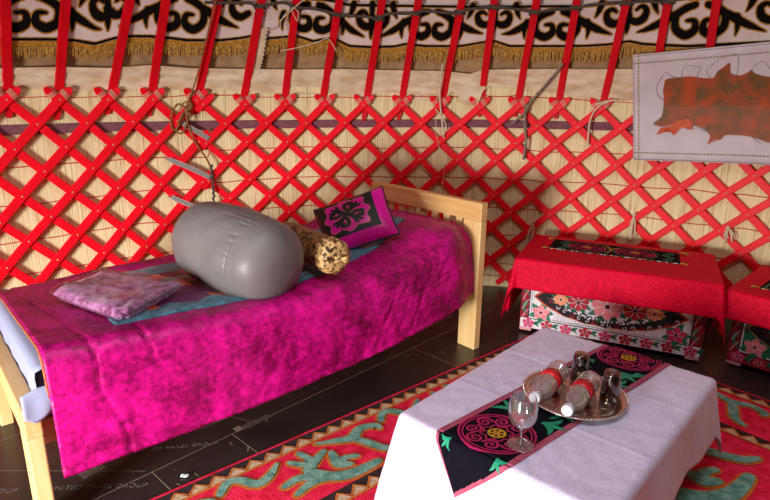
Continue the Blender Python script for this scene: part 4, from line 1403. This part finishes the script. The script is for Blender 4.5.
def make_chest(loc, yaw, L, D, H, label, cloth_label, over, blue=False):
    r = empty('chest', loc, label, 'chest', 'embroidered chests by the lattice wall', rz=yaw)
    x0, x1, y0, y1 = .035, L - .035, .035, D - .03
    b = MB(); b.bbox(x0, x1, y0, y1, .030, H - .012, CHESTRED, .008); part('body', b, r, smooth=False)
    b = MB(); b.bbox(x0 - .012, x1 + .012, y0 - .012, y1 + .012, H - .03, H - .004, CHESTRED, .008); part('lid', b, r, smooth=False)
    for x in (x0, x1 - .07):
        for y in (y0, y1 - .07):
            b = MB(); b.bbox(x, x + .07, y, y + .07, .014 if y < .2 else 0, .06, PINKWOOD, .006); part('leg', b, r, smooth=False)
    yf = y0 - .001
    f = lambda x, z, h: V((x, yf - h, z))
    e = MB()
    def rect(xa, xb, za, zb_, h, m):
        n = 8
        e.grid([[f(xa + (xb - xa) * i / n, za, h), f(xa + (xb - xa) * i / n, zb_, h)] for i in range(n + 1)], m)
    rect(x0, x1, .034, H - .03, .001, CHESTRED)
    gx0, gx1, gz0 = x0 + .062, x1 - .07, .105
    rect(x0 + .004, x1 - .004, .036, gz0 - .012, .0018, EWHITE if not blue else CHESTRED)
    for k in range(9):                                   # lower border: red flowers and leaves on white
        cx = x0 + .05 + (x1 - x0 - .1) * k / 8
        flower(e, f, cx, .066, .032, ERED if k % 2 else EHOT, .003, 5)
        leaf(e, f, cx + .028, .062, .045, .02, .5, .0028); leaf(e, f, cx + .03, .075, .04, .016, -.6, .0028)
    for side in (x0 + .03, x1 - .033):                    # side borders: leaves on red
        for k in range(6):
            zc = .10 + .06 * k
            if zc > H - .10: continue
            leaf(e, f, side - .012, zc, .05, .026, 1.1, .003, EGREEN if k % 2 else ERED)
            leaf(e, f, side + .012, zc + .02, .045, .022, 2.2, .003, ERED if k % 2 else EGREEN)
            e.stroke([(side - .018, zc - .01), (side, zc + .03), (side + .016, zc + .05)], .0025, f, .0036, EWHITE, seg=3)
    rect(gx0 - .016, gx1 + .016, gz0 - .014, H - .03, .0022, EBLACK)
    rect(gx0 - .010, gx1 + .010, gz0 - .008, H - .03, .0028, EWHITE)
    rect(gx0 - .002, gx1 + .002, gz0, H - .03, .0034, EBLACK)
    rect(gx0, gx1, gz0 + .003, H - .03, .004, EWHITE if not blue else EGREEN)
    cx, cz = (gx0 + gx1) / 2, .236
    hw, hh = (gx1 - gx0) * .49, .120
    # pointed cartouche with scalloped dark edge
    def lens(t):
        return max(1 - abs(t) ** 2.3, 0) ** .85
    def cart(k, h, m, wob=0.0):
        n = 60
        lo_, hi_ = [], []
        for i in range(n + 1):
            t = -1 + 2 * i / n
            x = cx + hw * (1 - (1 - k) * .8) * t
            y = hh * (lens(t) * (1 + wob * math.cos(t * 22)) - (1 - k) * 1.1)
            y = max(y, .0005)
            lo_.append(f(x, max(cz - y, gz0 + .004), h)); hi_.append(f(x, min(cz + y, H - .04), h))
        e.grid([list(p) for p in zip(lo_, hi_)], m)
    # corner flowers and leaves
    for sx in (-1, 1):
        for zc in (.142, min(.325, H - .10)):
            px = cx + sx * ((gx1 - gx0) / 2 - .055)
            for a in (0, 1.2, 2.4, 3.5, 4.6, 5.6): leaf(e, f, px, zc, .072, .04, a, .0046)
            flower(e, f, px, zc, .046, EPINK if sx < 0 else EHOT, .005, 5)
    cart(1.0, .0066, EYELLOW, .02); cart(.985, .007, ERED if not blue else EBLACK, .02); cart(.955, .0075, EBLACK, .05); cart(.76, .0082, EWHITE if not blue else EBLUE, .03)
    for i in range(17):                                   # dark and red scrolls along the cartouche edge
        t = -.88 + 1.76 * i / 16
        px, pz = cx + hw * .92 * t, cz - hh * (lens(t) - .30)
        pz = max(pz, gz0 + .022)
        e.stroke(spiral(px, pz, .024, 1.2, t * 3 + .5, 1 if i % 2 else -1), [.008, .007, .004], f, .0096, EBLACK, seg=2)
        e.stroke(spiral(px + .022, pz - .020, .013, .9, t * 3 + 2.5, -1 if i % 2 else 1), [.004, .004, .002], f, .0100, EWHITE if i % 3 else ERED, seg=2)
    row = [(-.39, .036, EORANGE), (-.24, .052, ERED), (0.0, .074, EPINK), (.22, .054, ERED), (.37, .040, EORANGE)]
    for dx, rad, m in row:
        px = cx + dx * (gx1 - gx0) * .78
        for a in (.4, 1.1, 2.1, 2.8, 3.7, 4.3, 5.2, 5.8): leaf(e, f, px, .240, rad * 1.55, rad * .6, a, .0095)
    for dx, rad, m in row:
        flower(e, f, cx + dx * (gx1 - gx0) * .78, .240, rad, m, .0105, 7)
    part('embroidered_panel', e, r, smooth=False)
    # cloth
    ol, orr, of, ob = over
    g = drape(L, D, H, ol, orr, of, ob, flare=.05, corner=.13, wave=.006, seed=len(label), rad=.012, floor=.012)
    c = MB()
    xs = axis(ol, L, orr, 26, 60); ys = axis(of, D, ob, 16, 34)
    c.grid([[g(a, q)[0] + V((0, 0, .003 - H)) for q in ys] for a in xs], REDCLOTH)
    o = single('chest_cloth', c, (loc[0], loc[1], H), cloth_label, 'cloth', 'red damask cloths over the chests', rz=yaw, world=False)
    sm = o.modifiers.new('thick', 'SOLIDIFY'); sm.thickness = .003; sm.offset = 1
    return r
K1 = (.7464, 3.091, 0); KY1 = -.4345; KH = .452; KH2 = .41
make_chest(K1, KY1, 1.008, .60, KH, 'flower-embroidered chest facing the table, between the bed head and the corner chest',
           'red damask cloth hanging in points over the wide chest beside the bed', (.33, .26, .178, .15))
K2 = (1.728, 2.712, 0); KY2 = -.81
make_chest(K2, KY2, .95, .60, KH2, 'embroidered chest with blue star panel, cut off by the right edge of the photo',
           'red damask cloth over the chest cut off by the right edge of the photo', (.20, .2, .15, .15), blue=True)

def mat_medallion(b, f, cx, cy, r, h, m=EMAG, cm=EYELLOW, sq=1.0):
    F = lambda x, y, hh: f(cx + x, cy + y * sq, hh)
    b.stroke(ell(0, 0, r, r, 0, 28) + [(r, 0)], r * .06, F, h, m, seg=1)
    b.stroke(ell(0, 0, r * .9, r * .9, 0, 28) + [(r * .9, 0)], r * .045, F, h, m, seg=1)
    for k in range(8):
        a = 2 * PI * k / 8 + PI / 8
        b.stroke(spiral(r * .64 * math.cos(a), r * .64 * math.sin(a), r * .235, 1.6, a + PI * .6, 1 if k % 2 else -1), [r * .07, r * .062, r * .055], F, h, m, seg=2)
    ring = []
    for k in range(33):
        a = 2 * PI * k / 32
        ring.append((r * (.38 + .06 * math.cos(8 * a)) * math.cos(a), r * (.38 + .06 * math.cos(8 * a)) * math.sin(a)))
    b.stroke(ring, r * .05, F, h, m, seg=1)
    b.stroke(ell(0, 0, r * .22, r * .22, 0, 16) + [(r * .22, 0)], r * .07, F, h, cm, seg=1)
    for k in range(6):
        a = 2 * PI * k / 6
        b.stroke([(r * .05 * math.cos(a), r * .05 * math.sin(a)), (r * .18 * math.cos(a), r * .18 * math.sin(a))], r * .07, F, h, cm, seg=1)

def trident(b, f, x, y, a, s, h, m=EJADE):
    c, sn = math.cos(a), math.sin(a)
    T = lambda P: [(x + px * s * c - py * s * sn, y + px * s * sn + py * s * c) for px, py in P]
    b.stroke(T([(0, 0), (.5, .02), (1, 0)]), [.25 * s, .3 * s, .02 * s], f, h, m, seg=4)
    b.stroke(T([(.05, .02), (.4, .34), (.5, .8)]), [.2 * s, .27 * s, .03 * s], f, h, m, seg=4)
    b.stroke(T([(.05, -.02), (.4, -.34), (.5, -.8)]), [.2 * s, .27 * s, .03 * s], f, h, m, seg=4)

def chest_mat(K, KY, KH, x0, x1, y0, y1, label, green=False):
    r = empty('embroidered_mat', (K[0], K[1], KH), label, 'mat', 'black embroidered mats on the chests', rz=KY)
    f = lambda x, y, h: V((x, y, .0095 + .0012 * noise.noise(V((x * 8, y * 8, 0))) + h))
    b = MB(); n = 30
    b.grid([[f(x0 + (x1 - x0) * i / n, y0 + (y1 - y0) * j / 12, 0) for j in range(13)] for i in range(n + 1)], BLACKCLOTH)
    gr = o = part('ground', b, r); sm = o.modifiers.new('thick', 'SOLIDIFY'); sm.thickness = .003; sm.offset = -1
    e = MB(); cy = (y0 + y1) / 2; rad = (y1 - y0) * .40
    if not green:
        for cx in (x0 + (x1 - x0) * .29, x0 + (x1 - x0) * .67):
            e.fill(ell(cx, cy, rad * 1.15, rad * .98, 0, 24), f, .0008, EMAG)
            mat_medallion(e, f, cx, cy, rad, .0016, BLACKCLOTH, EYELLOW)
            e.stroke(ell(cx, cy, rad * 1.27, rad * 1.12, 0, 28), .007, f, .001, EGREEN, seg=1)
        for cx, sg in ((x0 + .065, -1), (x1 - .065, 1)):
            for k in range(4):
                e.stroke(spiral(cx + .02 * (k % 2), y0 + (y1 - y0) * (k + .7) / 4.6, .024, 1.2, k, sg), [.008, .007, .006], f, .0012, EJADE, seg=2)
        mx = x0 + (x1 - x0) * .48
        e.stroke([(mx - .03, y1 - .03), (mx, cy + .02), (mx, cy - .03), (mx - .02, y0 + .03)], .008, f, .002, EYELLOW)
        e.stroke([(mx + .05, y1 - .05), (mx, cy + .02), (mx, cy)], .008, f, .002, EYELLOW)
    else:
        for cx in (x0 + .17, x0 + .45, x0 + .73):
            for k in range(6): e.stroke(spiral(cx + .06 * math.cos(k * PI / 3), cy + .06 * math.sin(k * PI / 3), .04, 1.2, k * PI / 3, 1), [.012, .01, .008], f, .0012, EYELLOW, seg=2)
            for k in range(6): leaf(e, f, cx + .12 * math.cos(k * PI / 3 + .5), cy + .11 * math.sin(k * PI / 3 + .5), .06, .03, k * PI / 3 + 1.2, .001)
        e.stroke([(x0 + .02, y0 + .02), (x1 - .02, y0 + .02), (x1 - .02, y1 - .02), (x0 + .02, y1 - .02), (x0 + .02, y0 + .02)], .012, f, .001, EGREEN, seg=1)
    part('embroidery', e, r, smooth=False)
    t = MB(); rr = random.Random(4)
    k = 0
    x = x0
    while x < x1:                                          # beaded front edge
        t.blob(f(x, y0 - .004, .001), .0035, (EWHITE, ERED, EGREEN, EORANGE)[rr.randrange(4)], n=3); x += .0085
    part('beaded_edge', t, gr)
    for cx, cy_ in ((x0, y0), (x0, y1), (x1, y0), (x1, y1)):
        t = MB()
        sg = -1 if cx == x0 else 1
        for q in range(5):
            t.tube([f(cx, cy_, .002), f(cx + sg * .02, cy_ + .004 * (q - 2), .004), f(cx + sg * (.05 if (cx, cy_) == (x1, y1) else .034), cy_ + .008 * (q - 2), .001)], .003, EGREEN if q % 2 else EYELLOW, n=4)
        part('corner_tassel', t, gr)
chest_mat(K1, KY1, KH, .125, .83, .275, .515, 'black mat with two magenta medallions on the wide chest by the bed')
chest_mat(K2, KY2, KH2, .10, .90, .13, .50, 'black mat with green and yellow embroidery on the chest cut by the right edge', True)

# ------------------------------------------------------------------ low table
TX, TY, TA, TL, TW, TH = .0689, 1.6086, .831, .9418, .6497, .367
ct_, st_ = math.cos(TA), math.sin(TA)
def tabpt(e, w, z): return V((TX + e * ct_ + w * st_, TY + e * st_ - w * ct_, z))
def make_table():
    r = empty('low_table', (TX, TY, 0), 'low wooden table hidden under the white tablecloth on the red rug', 'table', rz=TA)
    b = MB(); b.bbox(.012, TL - .012, -TW + .012, -.012, TH - .035, TH - .006, PINE_X, .005); part('tabletop', b, r, smooth=False)
    b = MB(); b.bbox(.06, TL - .06, -TW + .07, -.07, TH - .095, TH - .035, PINE_X, .004); part('apron', b, r, smooth=False)
    for x in (.05, TL - .10):
        for y in (-TW + .05, -.10):
            b = MB(); b.bbox(x, x + .05, y, y + .05, .018, TH - .034, PINE_Z, .004); part('leg', b, r, smooth=False)
make_table()
TG = drape(TL, TW, TH, .36, .24, .23, .23, flare=.10, corner=.14, wave=.014, waves=7, seed=2, rad=.018, floor=.024)
def make_tablecloth():
    b = MB()
    xs = axis(.36, TL, .25, 34, 130); ys = axis(.23, TW, .235, 26, 90)
    P = []
    for a in xs:
        row = []
        for q in ys:
            p, n = TG(a, q)
            k = 0
            for a0 in (.30, .64): k += .0010 * math.exp(-((a - a0) / .007) ** 2)
            for q0 in (.20, .52): k += .0008 * math.exp(-((q - q0) / .007) ** 2)
            k += .0012 * noise.noise(V((a * 20, q * 20, 3)))
            p = p + n * (k + .002)
            row.append(tabpt(p.x, p.y, p.z))
        P.append(row)
    b.grid(P, TABLEWHITE)
    o = single('tablecloth', b, tabpt(TL / 2, TW / 2, TH), 'white damask tablecloth hanging to the rug over the low table', 'tablecloth')
    sm = o.modifiers.new('thick', 'SOLIDIFY'); sm.thickness = .002; sm.offset = 0
make_tablecloth()

RU = .1257
def runf(u, v, h):
    e = -.004 + u * math.cos(RU) - v * math.sin(RU) * .0; w = .135 + u * math.sin(RU) + v
    if u < 0: w = .135 + v + u * .05
    p, n = TG(e, w)
    p = p + n * (.0065 + h)
    return tabpt(p.x, p.y, p.z)
def make_runner():
    r = empty('table_runner', tabpt(.47, .33, TH), 'black runner with magenta medallions and dusty pink hem across the white tablecloth', 'table runner')
    RW = .256; UL = 1.09
    b = MB(); n = 110; m_ = 26
    b.grid([[runf(UL * i / n, RW * j / m_, 0) for j in range(m_ + 1)] for i in range(n + 1)], BLACKCLOTH, mfun=lambda i, j: PINKHEM if j < 2 or j >= m_ - 2 else BLACKCLOTH)
    k = 24; apex = .10; dep = .18
    b.grid([[runf(-dep * i / k, (apex * i / k) + (RW - (RW - apex) * i / k - apex * i / k) * j / m_, 0) for j in range(m_ + 1)] for i in range(k + 1)], BLACKCLOTH,
           mfun=lambda i, j: PINKHEM if j >= m_ - max(2, int(2.0 * m_ / max(26 * (1 - i / k), 2))) or j < 1 else BLACKCLOTH)
    o = part('ground', b, r, world=True)
    sm = o.modifiers.new('thick', 'SOLIDIFY'); sm.thickness = .0015; sm.offset = 0
    e = MB()
    vm = RW / 2
    for u in (.112, .505, .905):
        mat_medallion(e, runf, u - .006, vm, .108, .0022)
    for u, sg in ((.112, 1), (.505, 1), (.905, 1)):
        trident(e, runf, u - .118, vm - .075, math.radians(-145), .032, .002)
        trident(e, runf, u - .112, vm + .082, math.radians(140), .034, .002)
    for u in (.308, .705):
        trident(e, runf, u - .055, vm - .045, math.radians(-62), .075, .0022)
        trident(e, runf, u + .05, vm + .05, math.radians(118), .075, .0022)
        trident(e, runf, u - .055, vm + .06, math.radians(80), .07, .0022)
    part('embroidery', e, r, world=True, smooth=False)
make_runner()

# ------------------------------------------------------------------ things on the table
TZ = TH + .0105
def make_tray():
    c = tabpt(.464, .351, TZ)
    r = empty('tray', c, 'round engraved silver tray on the table runner, carrying the bottles and tumblers', 'tray')
    pr = [(0, .004), (.06, .004), (.12, .004), (.143, .0045), (.150, .007), (.160, .012), (.172, .0155), (.182, .016), (.186, .0145), (.185, .012), (.172, .012), (.158, .008), (.148, .001), (.12, 0), (0, 0)]
    pr = [(a_ * .91, z_) for a_, z_ in pr]
    b = MB(); b.lathe(pr, TRAYMETAL, n=72); dish = part('dish', b, r)
    e = MB()
    for k in range(84):
        a = 2 * PI * k / 84
        e.blob((.1668 * math.cos(a), .1668 * math.sin(a), .0155), (.005, .005, .003), TRAYMETAL, n=3)
    part('beaded_rim', e, dish)
    e = MB()
    for rad in (.131, .095, .055):
        e.tube([(rad * math.cos(2 * PI * q / 60), rad * math.sin(2 * PI * q / 60), .0048) for q in range(61)], .001, TRAYMETAL, n=4, cap=False)
    for k in range(16):
        a = 2 * PI * k / 16
        e.tube([(.098 * math.cos(a - .15), .098 * math.sin(a - .15), .0045), (.126 * math.cos(a), .126 * math.sin(a), .0048), (.098 * math.cos(a + .15), .098 * math.sin(a + .15), .0045)], .0009, TRAYMETAL, n=4)
    part('engraving', e, dish)
make_tray()

def make_bottle(cx, cy, dirv, rise, label):
    d = V((dirv[0], dirv[1], rise)).normalized()       # from the cap towards the bottom
    zc = TZ + .004 + .0372
    L = .25
    base = V((cx, cy, zc)) + d * (L / 2)
    base.z = zc + max(rise, 0) * L
    M = Matrix.Translation(base) @ (-d).to_track_quat('Z', 'Y').to_matrix().to_4x4()
    r = empty('water_bottle', V((cx, cy, TZ + .004)), label, 'bottle', 'clear water bottles lying on the tray')
    pr = [(.006, .006), (.018, .003), (.027, 0), (.031, .004), (.0322, .012), (.0322, .022), (.0306, .025), (.0306, .028), (.0322, .031), (.0322, .041), (.0306, .044), (.0306, .047), (.0322, .050), (.0322, .062),
          (.0314, .064), (.0314, .106), (.0322, .108), (.0322, .118), (.0308, .121), (.0322, .125), (.0318, .135), (.028, .150), (.021, .165), (.0145, .176), (.0132, .181), (.0155, .182), (.0155, .184), (.0132, .185), (.0132, .192)]
    b = MB(); pr = [(a_ * 1.14, z_ * 1.218) for a_, z_ in pr]; b.lathe(pr, BOTTLE, n=36, M=M); bod = part('bottle_body', b, r, world=True)
    b = MB(); b.lathe([(.0360, .080), (.0370, .080), (.0370, .128), (.0360, .128)], BOTLABEL, n=36, M=M); part('label_band', b, bod, world=True, label='red label band')
    b = MB()
    rows = []
    b.lathe([(.0172, .227), (.0180, .228), (.0180, .248), (.0160, .250), (0, .250)], CAPWHITE, n=28, M=M)
    part('cap', b, r, world=True)
make_bottle(.551, 1.725, (.574, .819), 0, 'clear water bottle with red label lying on the tray, nearer the wine glass')
make_bottle(.634, 1.653, (.579, .815), 0, 'clear water bottle with red label on the tray, farther from the wine glass')

def tumbler(x, y, label):
    r = empty('tumbler', (x, y, TZ + .004), label, 'glass', 'dark brown tumblers upside down on the tray')
    b = MB()
    b.lathe([(.0315, 0), (.0318, .002), (.031, .02), (.029, .06), (.0265, .092), (.024, .100), (.018, .102), (0, .101)], BROWNGLASS, n=36)
    part('outer_glass', b, r)
    b = MB(); b.lathe([(.0315, 0), (.0300, .001), (.0292, .02), (.0272, .06), (.0246, .086), (0, .088)], BROWNGLASS, n=36)
    part('inner_glass', b, r)
    b = MB(); b.lathe([(.0312, -.0), (.0322, .0015), (.0312, .003), (.0298, .0015), (.0312, 0)], BROWNGLASS, n=36)
    part('rim', b, r)
tumbler(.692, 1.822, 'dark brown tumbler upside down on the tray, between the two bottles')
tumbler(.750, 1.692, 'dark brown tumbler upside down on the tray, farther from the wine glass')

def wine():
    r = empty('wine_glass', (.396, 1.432, TZ + .0035), 'empty stemmed wine glass standing on the nearest runner medallion', 'glass')
    b = MB(); b.lathe([(0, .0), (.036, 0), (.0385, .0012), (.037, .0025), (.025, .005), (.010, .008), (.0045, .013)], WINEGLASS, n=40); part('foot', b, r)
    b = MB(); b.lathe([(.0045, .013), (.0036, .022), (.0034, .04), (.0038, .048), (.006, .055)], WINEGLASS, n=24); part('stem', b, r)
    b = MB()
    prb = spline2([(0, 0.0530), (.006, 0.0550), (.021, 0.0620), (.034, 0.0760), (.0405, 0.0960), (.0412, 0.1140), (.0390, 0.1340), (.0360, 0.1540), (.0350, 0.1540), (.038, 0.1340), (.0400, 0.1140), (.0393, 0.0970), (.0326, 0.0770), (.02, 0.0640), (0, 0.0580)], 0, 3)[0]
    b.lathe(prb, WINEGLASS, n=44); part('bowl', b, r)
wine()

# paper scrap on the floor
b = MB()
c = V((-.714, 1.767, .001))
b.grid([[c + V((.028 * i / 4 - .014, .016 * j / 4 - .008, .003 + .006 * noise.noise(V((i * .9, j * .9, 0))) + .003)) for j in range(5)] for i in range(5)], PAPER)
o = single('paper_scrap', b, c, 'tiny crumpled white paper scrap on the dark floor beside the rug', 'paper', rz=0)
sm = o.modifiers.new('thick', 'SOLIDIFY'); sm.thickness = .0015

# ------------------------------------------------------------------ light: the door at the left behind the camera, the roof crown, the pale day outside
def area(name, loc, target, w, h, power, col, spread=PI):
    l = bpy.data.lights.new(name, 'AREA')
    l.spread = spread
    l.shape = 'RECTANGLE'; l.size = w; l.size_y = h; l.energy = power; l.color = col
    o = bpy.data.objects.new(name, l)
    COL.objects.link(o)
    o.location = loc
    o.rotation_euler = (V(target) - V(loc)).to_track_quat('-Z', 'Y').to_euler()
    return o
area('door_daylight', (-2.2, -1.12, .66), (-1.78, -.21, -.34), .9, .95, 170, (1, .98, .985), math.radians(140))
area('crown_daylight', (CX, CY, 3.25), (CX, CY, 0), 1.2, 1.2, 20, (.86, .90, 1.0))

w = bpy.data.worlds.new('world')
SC.world = w
w.use_nodes = True
bg = w.node_tree.nodes['Background']
bg.inputs['Color'].default_value = (1.0, .93, .86, 1)
bg.inputs['Strength'].default_value = .05

# ------------------------------------------------------------------ camera
cam = bpy.data.cameras.new('camera')
cam.sensor_width = 36; cam.lens = 571.13 / 770 * 36
cam.clip_start = .02
co = bpy.data.objects.new('camera', cam)
COL.objects.link(co)
co.matrix_world = Matrix.Translation((0, 0, 1.36)) @ Matrix.Rotation(PI / 2 - .2739, 4, 'X') @ Matrix.Rotation(.0126, 4, 'Z')
SC.camera = co

SC.view_settings.view_transform = 'Standard'
SC.view_settings.look = 'None'
SC.view_settings.exposure = 0.72
SC.view_settings.gamma = 1.0
SC.view_settings.use_curve_mapping = False
SC.cycles.max_bounces = 8
SC.cycles.transparent_max_bounces = 24
SC.cycles.caustics_reflective = False
SC.cycles.caustics_refractive = False
